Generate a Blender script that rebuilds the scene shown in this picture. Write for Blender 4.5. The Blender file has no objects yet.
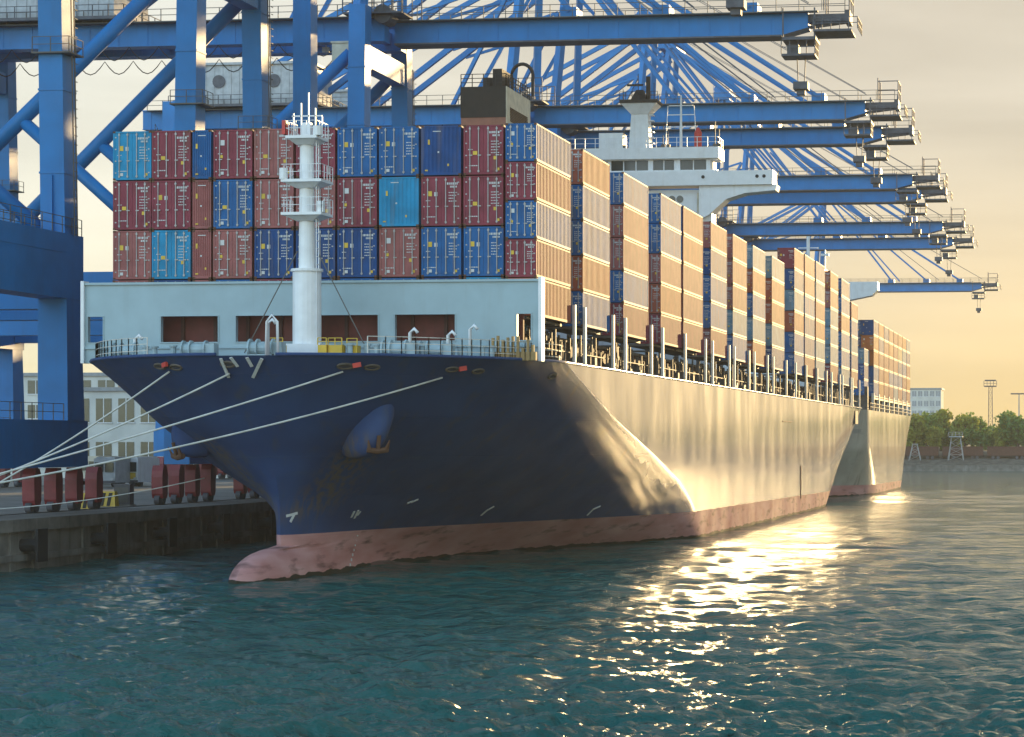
import bpy, math, random
import numpy as np
from mathutils import Vector, Matrix
R = math.radians
random.seed(7); RNG = np.random.RandomState(11)
S = bpy.context.scene
COL = S.collection

# ------------------------------------------------------------------ camera frame
# world: X towards open water, Y along the quay, Z up from the water surface
H = 7.7; FPX = 2400.0; CX, CY = 765.0, 443.0; T = 320.0/2400.0
PSI = math.atan(T); cs, sn = math.cos(PSI), math.sin(PSI)
def Xat(px, Y):
    t = (px-CX)/FPX
    return Y*(t-T)/(1+t*T)
def at(px, py, Y):
    X = Xat(px, Y)
    return Vector((X, Y, H+(CY-py)*(-X*sn+Y*cs)/FPX))
def Yat(px, X):
    t = (px-CX)/FPX
    return X*(1+t*T)/(t-T)

# ------------------------------------------------------------------ materials
def mat(name, col, rough=.5, metal=0.0, var=.18, scale=1.5, bump=0.0, bscale=8.0, spec=.5, streak=0.0, streakcol=(.12,.05,.02), coat=0.0):
    m = bpy.data.materials.new(name); m.use_nodes = True
    nt = m.node_tree; N = nt.nodes; L = nt.links
    b = N['Principled BSDF']
    b.inputs['Roughness'].default_value = rough; b.inputs['Metallic'].default_value = metal
    b.inputs['Specular IOR Level'].default_value = spec
    b.inputs['Coat Weight'].default_value = coat
    tc = N.new('ShaderNodeNewGeometry')
    n = N.new('ShaderNodeTexNoise'); n.inputs['Scale'].default_value = scale; n.inputs['Detail'].default_value = 5
    L.new(tc.outputs['Position'], n.inputs['Vector'])
    r = N.new('ShaderNodeValToRGB')
    r.color_ramp.elements[0].position = .3; r.color_ramp.elements[1].position = .72
    r.color_ramp.elements[0].color = (*[c*(1-var) for c in col], 1)
    r.color_ramp.elements[1].color = (*[min(1, c*(1+var)) for c in col], 1)
    L.new(n.outputs['Fac'], r.inputs['Fac'])
    out = r.outputs['Color']
    if streak > 0:
        mp = N.new('ShaderNodeMapping'); mp.inputs['Scale'].default_value = (1.6, 1.6, .12)
        L.new(tc.outputs['Position'], mp.inputs['Vector'])
        n2 = N.new('ShaderNodeTexNoise'); n2.inputs['Scale'].default_value = 1.3; n2.inputs['Detail'].default_value = 6
        L.new(mp.outputs['Vector'], n2.inputs['Vector'])
        r2 = N.new('ShaderNodeValToRGB'); r2.color_ramp.elements[0].position = .55; r2.color_ramp.elements[1].position = .78
        r2.color_ramp.elements[0].color = (0,0,0,1); r2.color_ramp.elements[1].color = (streak,)*3+(1,)
        L.new(n2.outputs['Fac'], r2.inputs['Fac'])
        mx = N.new('ShaderNodeMix'); mx.data_type = 'RGBA'
        L.new(r2.outputs['Color'], mx.inputs[0]); L.new(out, mx.inputs[6]); mx.inputs[7].default_value = (*streakcol, 1)
        out = mx.outputs[2]
    L.new(out, b.inputs['Base Color'])
    if bump > 0:
        n3 = N.new('ShaderNodeTexNoise'); n3.inputs['Scale'].default_value = bscale; n3.inputs['Detail'].default_value = 4
        L.new(tc.outputs['Position'], n3.inputs['Vector'])
        bp = N.new('ShaderNodeBump'); bp.inputs['Strength'].default_value = bump; bp.inputs['Distance'].default_value = .05
        L.new(n3.outputs['Fac'], bp.inputs['Height']); L.new(bp.outputs['Normal'], b.inputs['Normal'])
    return m

M = {}
M['crane'] = mat('crane_blue_paint', (.002,.17,.46), .45, spec=.4, var=.12, scale=.5, streak=.22, streakcol=(.02,.07,.17))
M['crane_dark'] = mat('crane_dark_steel', (.085,.085,.10), .6, var=.3)
M['rail'] = mat('galvanised_railing', (.10,.095,.085), .6)
M['house'] = mat('house_grey', (.42,.43,.44), .5, streak=.2, streakcol=(.25,.2,.15))
M['cream'] = mat('cream_paint', (.62,.55,.42), .5)
M['bogie'] = mat('bogie_red', (.24,.028,.035), .5, streak=.3, streakcol=(.05,.02,.015))
M['black'] = mat('black_rubber', (.018,.018,.02), .7)
M['white'] = mat('white_ship_paint', (.74,.75,.76), .4, var=.06, streak=.22, streakcol=(.42,.32,.22))
M['break'] = mat('breakwater_grey_paint', (.29,.40,.44), .45, var=.07, scale=.8, streak=.25, streakcol=(.25,.28,.28))
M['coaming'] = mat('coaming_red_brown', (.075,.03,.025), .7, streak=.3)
M['coaming_red'] = mat('coaming_red_paint', (.15,.035,.03), .7, streak=.5, streakcol=(.04,.025,.02))  # lighter red-brown for the coaming's front wall
M['deck'] = mat('deck_green_grey', (.10,.12,.12), .7)
M['winch'] = mat('winch_pale_blue', (.30,.40,.43), .5)
M['yellow'] = mat('yellow_paint', (.62,.40,.03), .5)
M['signalred'] = mat('signal_red', (.5,.04,.03), .5)
M['mark'] = mat('white_marking', (.55,.55,.54), .6, var=.1, scale=6)
M['lash'] = mat('lashing_steel', (.10,.085,.07), .6, var=.4, streak=.5)
M['glass'] = mat('window_glass', (.02,.03,.035), .08, spec=.7)
M['rope'] = mat('mooring_rope', (.55,.54,.50), .85, bump=.3, bscale=40)
M['rust'] = mat('rusty_anchor_steel', (.10,.045,.022), .8, bump=.4)
M['funnel_dark'] = mat('funnel_soot_black', (.035,.025,.02), .65)
M['funnel_red'] = mat('funnel_salmon', (.36,.15,.10), .55)
M['concrete'] = mat('quay_concrete', (.22,.20,.175), .85, var=.35, scale=.7, bump=.4, streak=.6, streakcol=(.06,.05,.04))
M['asphalt'] = mat('quay_asphalt', (.20,.185,.165), .9, var=.25, scale=.3)
M['bank'] = mat('bank_stone', (.11,.10,.08), .95, var=.5, scale=.6, bump=.8, bscale=1.5)
M['bank_top'] = mat('bank_earth', (.13,.11,.07), .95, var=.4, scale=.2)
M['facade'] = mat('facade_plaster', (.62,.60,.54), .8, var=.15, scale=.3)
M['roofgrey'] = mat('roof_sheet', (.30,.30,.30), .6)
M['wagon'] = mat('wagon_brown', (.12,.05,.035), .8)
M['lattice'] = mat('lattice_white', (.38,.38,.37), .6)
M['bark'] = mat('bark', (.07,.05,.035), .9)
def leafmat(name,col):
    m=mat(name,col,.6,var=.4,scale=.6); nt=m.node_tree; N=nt.nodes; L=nt.links; b=N['Principled BSDF']
    t=N.new('ShaderNodeBsdfTranslucent'); x=N.new('ShaderNodeMixShader'); x.inputs[0].default_value=.5
    L.new(b.inputs['Base Color'].links[0].from_socket,t.inputs['Color']); L.new(b.outputs[0],x.inputs[1]); L.new(t.outputs[0],x.inputs[2])
    L.new(x.outputs[0],N['Material Output'].inputs['Surface']); return m
M['leaf1'] = leafmat('leaf_green', (.22,.31,.06))
M['leaf2'] = leafmat('leaf_yellow_green', (.34,.36,.06))
M['leaf3'] = leafmat('leaf_dark_green', (.14,.23,.05))

CONT = {
 'maroon': (.22,.040,.060), 'brown': (.30,.10,.095), 'navy': (.008,.060,.20), 'blue': (.010,.105,.29),
 'light blue': (.012,.24,.44), 'grey blue': (.12,.22,.30), 'rust red': (.33,.085,.05), 'tan': (.46,.33,.18), 'orange': (.42,.13,.04),
}
for k, c in CONT.items():
    M['c_'+k] = mat('container_'+k.replace(' ','_'), c, .62, spec=.25, var=.22, scale=.9, streak=.6, streakcol=(.17,.12,.08))
M['ochre'] = mat('ochre_gear',(.30,.19,.07),.7)
M['post'] = mat('post_paint',(.62,.58,.52),.5,streak=.4)
M['rod'] = mat('galvanised_lock_rod', (.34,.33,.33), .4, metal=.3)

# hull paint: navy topsides, red boot topping, plate seams, rust runs
def hull_mat(name='hull_paint',ca=(.006,.032,.115),cb=(.010,.048,.15)):
    m = bpy.data.materials.new(name); m.use_nodes = True
    nt = m.node_tree; N = nt.nodes; L = nt.links; b = N['Principled BSDF']
    g = N.new('ShaderNodeNewGeometry'); sp = N.new('ShaderNodeSeparateXYZ'); L.new(g.outputs['Position'], sp.inputs[0])
    def noise(scale, mapscale, det=5):
        mp = N.new('ShaderNodeMapping'); mp.inputs['Scale'].default_value = mapscale
        L.new(g.outputs['Position'], mp.inputs['Vector'])
        n = N.new('ShaderNodeTexNoise'); n.inputs['Scale'].default_value = scale; n.inputs['Detail'].default_value = det
        L.new(mp.outputs['Vector'], n.inputs['Vector']); return n.outputs['Fac']
    def ramp(src, p0, p1, c0, c1):
        r = N.new('ShaderNodeValToRGB'); e = r.color_ramp.elements
        e[0].position = p0; e[1].position = p1; e[0].color = (*c0,1); e[1].color = (*c1,1)
        L.new(src, r.inputs['Fac']); return r.outputs['Color']
    def mix(f, a, c, typ='MIX'):
        x = N.new('ShaderNodeMix'); x.data_type = 'RGBA'; x.blend_type = typ
        for i, v in ((0,f),(6,a),(7,c)):
            if isinstance(v, (int,float)): x.inputs[i].default_value = v
            elif isinstance(v, tuple): x.inputs[i].default_value = (*v,1)
            else: L.new(v, x.inputs[i])
        return x.outputs[2]
    def math_(op, a, c):
        x = N.new('ShaderNodeMath'); x.operation = op
        for i, v in enumerate((a,c)):
            if isinstance(v,(int,float)): x.inputs[i].default_value = v
            else: L.new(v, x.inputs[i])
        return x.outputs[0]
    navy = ramp(noise(.35,(1,1,1)), .3,.7,ca,cb)
    run = ramp(noise(1.0,(.9,.9,.05),6), .58,.80,(0,0,0),(.75,.75,.75))
    navy = mix(run, navy, (.045,.05,.055))
    scuff = ramp(noise(.8,(.25,.25,1.6),6), .62,.72,(0,0,0),(.35,.35,.35))
    navy = mix(scuff, navy, (.03,.06,.10))
    ax = math_('ABSOLUTE', math_('ADD', sp.outputs['X'], 45.6), 0.0)
    dv = math_('ABSOLUTE', math_('SUBTRACT', ax, math_('ADD', 5.3, math_('MULTIPLY', math_('SUBTRACT', sp.outputs['Z'], 8.4), .95))), 0.0)
    def band(src, a, c):
        x = N.new('ShaderNodeMapRange'); x.interpolation_type = 'SMOOTHSTEP'; L.new(src, x.inputs['Value'])
        x.inputs['From Min'].default_value = a; x.inputs['From Max'].default_value = c; return x.outputs[0]
    rust = math_('MULTIPLY', band(dv, 1.5, .1), math_('MULTIPLY', band(sp.outputs['Z'], 8.6, 7.6), band(sp.outputs['Z'], 2.4, 4.5)))
    rust = math_('MULTIPLY', rust, math_('MULTIPLY', math_('LESS_THAN', sp.outputs['Y'], 137.0), band(noise(2.2,(1.4,1.4,.35),5), .38, .62)))
    navy = mix(math_('MULTIPLY', rust, .75), navy, (.11,.075,.03))
    red = ramp(noise(.7,(.35,.35,1.3),6), .3,.7,(.42,.18,.165),(.58,.32,.30))
    smear = ramp(noise(1.6,(.25,.25,1.1),6), .55,.72,(0,0,0),(.85,.85,.85))
    red = mix(smear, red, (.10,.05,.045))
    # waterline growth
    zz = sp.outputs['Z']
    zn = math_('ADD', zz, math_('MULTIPLY', math_('SUBTRACT', noise(1.5,(.5,.5,.5)), .5), .5))
    growth = math_('LESS_THAN', zn, .22)
    red = mix(growth, red, (.035,.03,.02))
    line = math_('ADD', 2.45, math_('MULTIPLY', math_('SUBTRACT', sp.outputs['Y'], 130.0), -.004))
    isnavy = math_('GREATER_THAN', zz, line)
    col = mix(isnavy, red, navy)
    L.new(col, b.inputs['Base Color'])
    rg = N.new('ShaderNodeMapRange'); L.new(noise(.5,(.6,.6,.25),6), rg.inputs['Value'])
    rg.inputs['From Min'].default_value = .3; rg.inputs['From Max'].default_value = .7
    rg.inputs['To Min'].default_value = .66; rg.inputs['To Max'].default_value = .90
    rough_out = rg.outputs[0]
    b.inputs['Coat Roughness'].default_value = .13
    gloss = band(math_('ADD', sp.outputs['Y'], math_('MULTIPLY', zz, 4.2)), 186.0, 196.0)   # fresher gloss paint on the flat side plating
    L.new(math_('MULTIPLY', math_('MULTIPLY', isnavy, 1.0), gloss), b.inputs['Coat Weight'])
    L.new(math_('ADD', .15, math_('MULTIPLY', isnavy, .35)), b.inputs['Specular IOR Level'])
    L.new(math_('ADD', rough_out, math_('MULTIPLY', math_('SUBTRACT', 1.0, isnavy), .08)), b.inputs['Roughness'])
    # plates
    cmb = N.new('ShaderNodeCombineXYZ'); L.new(sp.outputs['Y'], cmb.inputs[0]); L.new(sp.outputs['Z'], cmb.inputs[1])
    br = N.new('ShaderNodeTexBrick'); br.inputs['Scale'].default_value = 1; br.inputs['Brick Width'].default_value = 9; br.inputs['Row Height'].default_value = 2.3
    br.inputs['Mortar Size'].default_value = .035; br.inputs['Mortar Smooth'].default_value = .6
    L.new(cmb.outputs[0], br.inputs['Vector'])
    hgt = math_('ADD', math_('MULTIPLY', br.outputs['Fac'], .34), math_('MULTIPLY', noise(.45,(1,.8,1),3), .10))
    bp = N.new('ShaderNodeBump'); bp.inputs['Strength'].default_value = .35; bp.inputs['Distance'].default_value = .06
    L.new(hgt, bp.inputs['Height']); L.new(bp.outputs['Normal'], b.inputs['Normal'])
    return m
M['hull'] = hull_mat(); M['hull2'] = hull_mat('weathered_grey_hull_paint',(.26,.235,.20),(.36,.33,.28))

# ------------------------------------------------------------------ mesh builder
class MB:
    def __init__(s, o=(0,0,0)):
        s.v = []; s.f = []; s.m = []; s.o = Vector(o)
    def add(s, vs, fs, mi=0):
        n = len(s.v); s.v += [tuple(Vector(v)-s.o) for v in vs]
        s.f += [tuple(i+n for i in f) for f in fs]; s.m += [mi]*len(fs); return s
    def hexa(s, p, mi=0):
        return s.add(p, [(0,3,2,1),(4,5,6,7),(0,1,5,4),(1,2,6,5),(2,3,7,6),(3,0,4,7)], mi)
    def box(s, x0,x1,y0,y1,z0,z1, mi=0):
        return s.hexa([(x0,y0,z0),(x1,y0,z0),(x1,y1,z0),(x0,y1,z0),(x0,y0,z1),(x1,y0,z1),(x1,y1,z1),(x0,y1,z1)], mi)
    def bar(s, p, q, w, h=None, mi=0, up=(0,0,1), w2=None, h2=None):
        p = Vector(p); q = Vector(q); h = h or w; w2 = w2 or w; h2 = h2 or h
        d = (q-p).normalized(); u = Vector(up)
        if abs(d.dot(u)) > .99: u = Vector((0,1,0))
        a = d.cross(u).normalized(); c = a.cross(d)
        P = [p-a*w/2-c*h/2, p+a*w/2-c*h/2, p+a*w/2+c*h/2, p-a*w/2+c*h/2,
             q-a*w2/2-c*h2/2, q+a*w2/2-c*h2/2, q+a*w2/2+c*h2/2, q-a*w2/2+c*h2/2]
        return s.hexa(P, mi)
    def tube(s, pts, r, n=8, mi=0, r2=None):
        pts = [Vector(p) for p in pts]; vs = []; fs = []
        for i, p in enumerate(pts):
            d = (pts[min(i+1,len(pts)-1)]-pts[max(i-1,0)]).normalized()
            u = Vector((0,0,1)) if abs(d.z) < .95 else Vector((0,1,0))
            a = d.cross(u).normalized(); c = a.cross(d)
            rr = r if r2 is None else r+(r2-r)*i/(len(pts)-1)
            for k in range(n):
                t = 2*math.pi*k/n; vs.append(p+a*(rr*math.cos(t))+c*(rr*math.sin(t)))
        for i in range(len(pts)-1):
            for k in range(n):
                k2 = (k+1)%n; fs.append((i*n+k, i*n+k2, (i+1)*n+k2, (i+1)*n+k))
        fs.append(tuple(range(n-1,-1,-1))); fs.append(tuple((len(pts)-1)*n+k for k in range(n)))
        return s.add(vs, fs, mi)
    def cyl(s, p, q, r, n=12, mi=0, r2=None): return s.tube([p,q], r, n, mi, r2)
    def rail(s, pts, h=1.1, step=2.0, mi=0, t=.07, n=2):
        pts = [Vector(p) for p in pts]
        for a, c in zip(pts[:-1], pts[1:]):
            L_ = (c-a).length; k = max(1, int(round(L_/step)))
            for i in range(k+1):
                p = a.lerp(c, i/k); s.bar(p, p+Vector((0,0,h)), t, t, mi)
            for j in range(n):
                z = Vector((0,0,h*(1-j/n))); s.bar(a+z, c+z, t*.8, t*.8, mi)
        return s
    def build(s, name, mats, parent=None, smooth=False, loc=None):
        me = bpy.data.meshes.new(name); me.from_pydata(s.v, [], s.f); me.validate()
        if not isinstance(mats, (list,tuple)): mats = [mats]
        for m in mats: me.materials.append(m)
        if len(mats) > 1: me.polygons.foreach_set('material_index', s.m[:len(me.polygons)])
        if smooth: me.polygons.foreach_set('use_smooth', [True]*len(me.polygons))
        me.update()
        return link(name, me, parent, s.o if (parent is None and loc is None) else (loc or (0,0,0)))
def link(name, data, parent=None, loc=(0,0,0)):
    o = bpy.data.objects.new(name, data); COL.objects.link(o); o.parent = parent; o.location = loc; return o
def tag(o, label=None, cat=None, group=None, kind=None):
    if label: o['label'] = label
    if cat: o['category'] = cat
    if group: o['group'] = group
    if kind: o['kind'] = kind
    return o
def empty(name, loc, label, cat, group=None):
    o = bpy.data.objects.new(name, None); COL.objects.link(o); o.location = loc; o.empty_display_size = .5
    return tag(o, label, cat, group)
def copy_tree(o, parent=None, loc=None):
    c = o.copy(); COL.objects.link(c); c.parent = parent
    if loc is not None: c.location = loc
    for ch in list(o.children): copy_tree(ch, c)
    return c

# ------------------------------------------------------------------ setting: water
def water():
    ys = np.concatenate([np.array([560,480,420,360]), np.arange(330,60,-.85), np.arange(60,22,-.6), np.array([20,17,14,11,8,6,4,2.5])])
    r = H*FPX/ys
    ang = np.concatenate([np.arange(-90,-26,4), np.linspace(-25,14,860), np.arange(18,92,4)])*math.pi/180
    RR, AA = np.meshgrid(r, ang, indexing='ij')
    X = RR*np.sin(AA); Y = RR*np.cos(AA); Z = np.zeros_like(X)
    dr = np.gradient(r)[:,None]*np.ones_like(X); dr = np.abs(dr)
    wind = R(262)
    for i in range(90):
        lam = 0.36*(11**RNG.rand()**1.3); k = 2*math.pi/lam
        th = wind + RNG.normal(0, .55)
        amp = .0125*lam**.5*(.5+RNG.rand())
        fade = np.clip((lam/(dr*1.6)-1.0), 0, 1)
        ph = k*(X*math.cos(th)+Y*math.sin(th)) + RNG.rand()*6.283
        Z += amp*fade*(np.sin(ph)+.25*np.sin(2*ph+.5*math.pi))
    for i in range(26):      # longer, lower wavelets that stay visible far out
        lam = 2.6*(6**RNG.rand()); k = 2*math.pi/lam; th = wind + RNG.normal(0,.5); amp = .0065*lam*(.4+.8*RNG.rand())*.5
        fade = np.clip((lam/(dr*1.3)-1.0), 0, 1); ph = k*(X*math.cos(th)+Y*math.sin(th)) + RNG.rand()*6.283
        Z += amp*fade*(np.sin(ph)+.3*np.sin(2*ph+1.6))
    # patches of rougher and calmer water
    Z *= .60+.85*(.5+.5*np.sin(X*.021+1.3*np.sin(Y*.017))*np.sin(Y*.027+1.1*np.sin(X*.012+2)))
    nr, na = X.shape
    v = np.stack([X,Y,Z],-1).reshape(-1,3)
    i = np.arange(nr-1)[:,None]*na+np.arange(na-1)[None,:]
    f = np.stack([i, i+1, i+na+1, i+na],-1).reshape(-1,4)[:, ::-1]
    me = bpy.data.meshes.new('water'); me.vertices.add(len(v)); me.vertices.foreach_set('co', v.ravel())
    me.loops.add(f.size); me.loops.foreach_set('vertex_index', f.ravel())
    me.polygons.add(len(f)); me.polygons.foreach_set('loop_start', np.arange(0,f.size,4))
    me.polygons.foreach_set('use_smooth', np.ones(len(f),bool)); me.update(calc_edges=True)
    m = bpy.data.materials.new('harbour_water'); m.use_nodes = True
    N = m.node_tree.nodes; L = m.node_tree.links; b = N['Principled BSDF']
    b.inputs['Base Color'].default_value = (.006,.080,.072,1); b.inputs['Roughness'].default_value = .10
    b.inputs['IOR'].default_value = 1.33
    g = N.new('ShaderNodeNewGeometry')
    prev = None
    for sc, st, di, rot in ((.16,.7,.55,.2),(.55,.7,.22,.5),(1.6,.6,.06,.4),(4.2,.7,.032,1.1),(10.0,.5,.010,.3)):
        mp = N.new('ShaderNodeMapping'); mp.inputs['Scale'].default_value = (1,1.9,1); mp.inputs['Rotation'].default_value = (0,0,.25*rot)
        L.new(g.outputs['Position'], mp.inputs['Vector'])
        n = N.new('ShaderNodeTexNoise'); n.inputs['Scale'].default_value = sc; n.inputs['Detail'].default_value = 4; n.inputs['Distortion'].default_value = .6
        L.new(mp.outputs['Vector'], n.inputs['Vector'])
        bp = N.new('ShaderNodeBump'); bp.inputs['Strength'].default_value = st; bp.inputs['Distance'].default_value = di*3
        L.new(n.outputs['Fac'], bp.inputs['Height'])
        if prev: L.new(prev.outputs['Normal'], bp.inputs['Normal'])
        prev = bp
    L.new(prev.outputs['Normal'], b.inputs['Normal'])
    me.materials.append(m)
    o = link('water', me); tag(o, kind='structure')
water()

# ------------------------------------------------------------------ quay
QX, QZ = -64.0, 3.1
q = MB()
q.box(-700, QX, 60, 640, -3, QZ, 0)
q.box(QX+.001,QX+.35,60.5,639.5,QZ-.75,QZ-.002)
q.box(QX+.001,QX+.25,60.5,639.5,.55,.95)
o = q.build('quay', [M['concrete']]); tag(o, kind='structure')
q = MB()
q.add([(-700,60.1,QZ+.012),(QX-1.2,60.1,QZ+.012),(QX-1.2,640,QZ+.012),(-700,640,QZ+.012)], [(0,1,2,3)])
o = q.build('quay_paving', [M['asphalt']]); tag(o, kind='structure')
q = MB()     # crane rails sunk in the paving
for x in (-68, -110):
    q.box(x-.09,x+.09,60.2,639,QZ+.013,QZ+.06)
o = q.build('crane_rail_track', [M['rail']]); tag(o, kind='structure')

fend = MB((QX,0,0)); fb = MB((QX,0,0))
Z0 = Vector((QX, 100, 0))
def fender():
    root = empty('dock_fender', (QX, 100, 0), 'x', 'fender', 'fenders along the quay wall')
    b = MB(Z0); b.cyl((QX,100,1.5),(QX+1.0,100,1.5),.4,14); b.cyl((QX+1.0,100,1.5),(QX+1.2,100,1.5),.6,14); b.build('buffer', M['black'], root)
    b = MB(Z0); b.box(QX+1.2,QX+1.35,99.3,100.7,.5,2.5); b.build('face_panel', M['black'], root)
    b = MB(Z0); b.box(QX+.002,QX+.14,98.2,98.6,-.6,2.6); b.build('mounting_strip', M['concrete'], root)
    b = MB(Z0); b.box(QX+.002,QX+.14,101.4,101.8,-.6,2.6); b.build('mounting_strip', M['concrete'], root)
    return root
f0 = fender()
ords = ['first','second','third','fourth','fifth','sixth','seventh','eighth','ninth','tenth','eleventh','twelfth','thirteenth','fourteenth','fifteenth','sixteenth']
for i in range(6):
    Y = 128+i*10.5
    f = f0 if i == 0 else copy_tree(f0)
    f.location = (QX, Y, 0)
    f['label'] = 'black rubber fender on the dark quay wall, %s from the near end' % ords[i]

def bollard(x, y, label):
    root = empty('mooring_bollard', (x,y,QZ), label, 'bollard', 'mooring bollards on the quay edge')
    o = Vector((x,y,QZ))
    b = MB(o); b.cyl((x,y,QZ),(x,y,QZ+.12),.55,12); b.build('base_plate', M['crane_dark'], root)
    b = MB(o); b.tube([(x,y,QZ+.12),(x,y,QZ+.45),(x-.08,y,QZ+.62),(x-.2,y,QZ+.8)], .28, 12, r2=.36); b.build('post', M['crane_dark'], root, smooth=True)
    return root

# ------------------------------------------------------------------ gantry cranes
CO = Vector((-68, 0, QZ))
def crane(yc, label):
    root = empty('gantry_crane', (-68, yc, QZ), label, 'crane', 'blue gantry cranes along the quay')
    B = lambda: MB((0,0,0))
    P = lambda b, n, m, sm=False: b.build(n, M[m] if isinstance(m,str) else [M[k] for k in m], root, smooth=sm, loc=(0,0,0))
    G0, G1 = 43.25, 45.4
    for x in (0,-42):
        for sg in (-1,1):
            b = B()
            # tapered lower leg, then slender upper leg
            yb, yt = sg*8.2, sg*6.9
            lo = [(x-1.05, yb-1.35, 6.1),(x+1.05, yb-1.35, 6.1),(x+1.05, yb+1.35, 6.1),(x-1.05, yb+1.35, 6.1),
                  (x-1.0, sg*7.9-1.15, 14.2),(x+1.0, sg*7.9-1.15, 14.2),(x+1.0, sg*7.9+1.15, 14.2),(x-1.0, sg*7.9+1.15, 14.2)]
            b.hexa(lo)
            hi = [(x-.85, sg*7.9-1.05, 18.5),(x+.85, sg*7.9-1.05, 18.5),(x+.85, sg*7.9+1.05, 18.5),(x-.85, sg*7.9+1.05, 18.5),
                  (x-.8, yt-.95, G1+.6),(x+.8, yt-.95, G1+.6),(x+.8, yt+.95, G1+.6),(x-.8, yt+.95, G1+.6)]
            b.hexa(hi)
            for zc in (22.5,28.0,34.5,40.0):      # bolted splice flanges
                f_ = (zc-18.5)/(G1+.6-18.5); yc_ = sg*7.9+(yt-sg*7.9)*f_; hw = .85-.05*f_+.05; hy = 1.05-.10*f_+.05
                b.box(x-hw,x+hw,yc_-hy,yc_+hy,zc,zc+.14)
            b.box(x-.06,x+.06,sg*7.9-1.32,sg*7.9-1.1,18.6,22.4)
            lg = P(b, 'leg', 'crane')
            # platforms with railing round the leg
            b = B(); z = 30.5; yy = sg*(7.9-.04*(z-18))
            b.box(x-1.15,x+1.5,yy-1.35,yy+1.0,z-.1,z)
            b.rail([(x-1.1,yy-1.3,z),(x+1.45,yy-1.3,z),(x+1.45,yy+.95,z)], 1.0, 1.1, t=.05)
            pl = b.build('leg_platform', M['rail'], lg, loc=(0,0,0))
        b = B(); b.box(x-1.0,x+1.0,-10.2,10.2,3.0,6.1)
        P(b, 'sill_beam', 'crane')
        b = B(); b.box(x-1.03,x+1.03,-9.4,9.4,14.2,18.5)
        b.box(x+1.03,x+1.06,-6.0,6.0,17.2,17.3); P(b, 'portal_tie', 'crane')
        for dx_,yy,zz in ((.95,9.3,18.5),(-.95,9.3,18.5),(.95,6.4,6.1)):
            b = B(); b.rail([(x+dx_,-yy,zz),(x+dx_,yy,zz)], 1.1, 1.6, t=.05); P(b, 'tie_railing', 'rail')
        b = B(); b.box(x-.7,x+.7,-5.9,5.9,G0-3.0,G0-.9); P(b, 'upper_tie', 'crane')
        # bogies: four red housings at each corner
        for sg in (-1,1):
            for j in range(4):
                yy = sg*8.6+(j-1.5)*3.3
                b = B()
                prof = [(-.36,.5),(.36,.5),(.52,.85),(.56,2.1),(.48,2.55),(.26,2.95),(-.26,2.95),(-.48,2.55),(-.56,2.1),(-.52,.85)]
                n = len(prof)
                vs = [(x-.42, yy+a, z) for a,z in prof]+[(x+.42, yy+a, z) for a,z in prof]
                b.add(vs, [tuple(range(n-1,-1,-1)), tuple(range(n,2*n))]+[(k,(k+1)%n,n+(k+1)%n,n+k) for k in range(n)])
                bo = P(b, 'bogie', 'bogie')
                for d in (-.36,.36):
                    b = B(); b.cyl((x-.2,yy+d,.40),(x+.2,yy+d,.40),.34,12); b.build('wheel', M['crane_dark'], bo, loc=(0,0,0))
    for sg in (-1,1):
        y = sg*7.9
        b = B(); b.box(-40.9,-1.06,y-.85,y+.85,14.9,17.7); P(b, 'portal_beam', 'crane')
        b = B(); b.tube([(-26.5,y,17.6),(-.9,sg*7.0,41.5)], .6, 12); P(b, 'diagonal_brace', 'crane', True)
        b = B(); b.tube([(-1,y,18.6),(-13.6,sg*7.45,29.6)], .5, 12); P(b, 'diagonal_brace', 'crane', True)
        # girder and boom
        gy = sg*2.9; by = sg*.75
        b = B(); b.box(-47,1.4,gy-.75,gy+.75,G0,G1); b.box(-47,1.4,gy-.95,gy+.95,G1,G1+.14); b.box(-47,1.4,gy-.9,gy+.9,G0-.1,G0)
        for k in range(16): b.box(-46+k*2.95,-45.9+k*2.95,gy-.8,gy+.8,G0+.02,G1-.02)
        P(b, 'main_girder', 'crane')
        b = B(); pts = []      # festoon cable loops under the girder
        for k in range(15):
            for q_ in range(6): pts.append((-45+k*3.0+q_*.5, gy+sg*1.25, G0-.2-1.3*math.sin(math.pi*q_/6)))
        b.tube(pts,.05,4); P(b,'festoon_cable','black')
        for xf in (-33,-19,-5):
            b = B(); b.box(xf-.35,xf+.35,gy-sg*1.2-.25,gy-sg*1.2+.25,G0-.75,G0-.25); b.bar((xf,gy-sg*1.2,G0-.25),(xf,gy-sg*.7,G0+.1),.1); P(b,'floodlight','house')
        b = B(); b.box(-46,1,gy+sg*.95,gy+sg*1.9,G1-.1,G1); b.rail([(-46,gy+sg*1.85,G1),(1,gy+sg*1.85,G1)], 1.15, 2.0, t=.07)
        P(b, 'girder_walkway', 'rail')
        b = B(); b.box(2,43,sg*1.3,sg*2.1,G1-.1,G1); b.rail([(2,sg*2.05,G1),(45.6,sg*2.05,G1)],1.15,2.2,t=.07)
        P(b, 'boom_walkway', 'rail')
        # mast legs and stays
        b = B(); b.bar((0,sg*6.9,G1+.5),(1.5,sg*3.4,69),.9,1.1,w2=.7,h2=.8); P(b, 'mast_leg', 'crane')
        b = B(); b.bar((-29.5,sg*3.1,G1+.1),(.6,sg*3.4,67.5),.7,.7); P(b, 'mast_back_leg', 'crane')
        for xe in (19, 28, 36.5):
            b = B()
            for d in (-.5,.5): b.bar((1.5,sg*3.6+d,68.8),(xe,by+d*.9+sg*.3,G1+.6),.18,.36)
            b.box(xe-.9,xe+.7,by-.7,by+.7,G1+.12,G1+1.0)
            P(b, 'forestay', 'crane')
        b = B(); b.bar((.8,sg*3.4,68.8),(-44.5,gy,G1+.4),.4,.65); P(b, 'backstay', 'crane')
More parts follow.
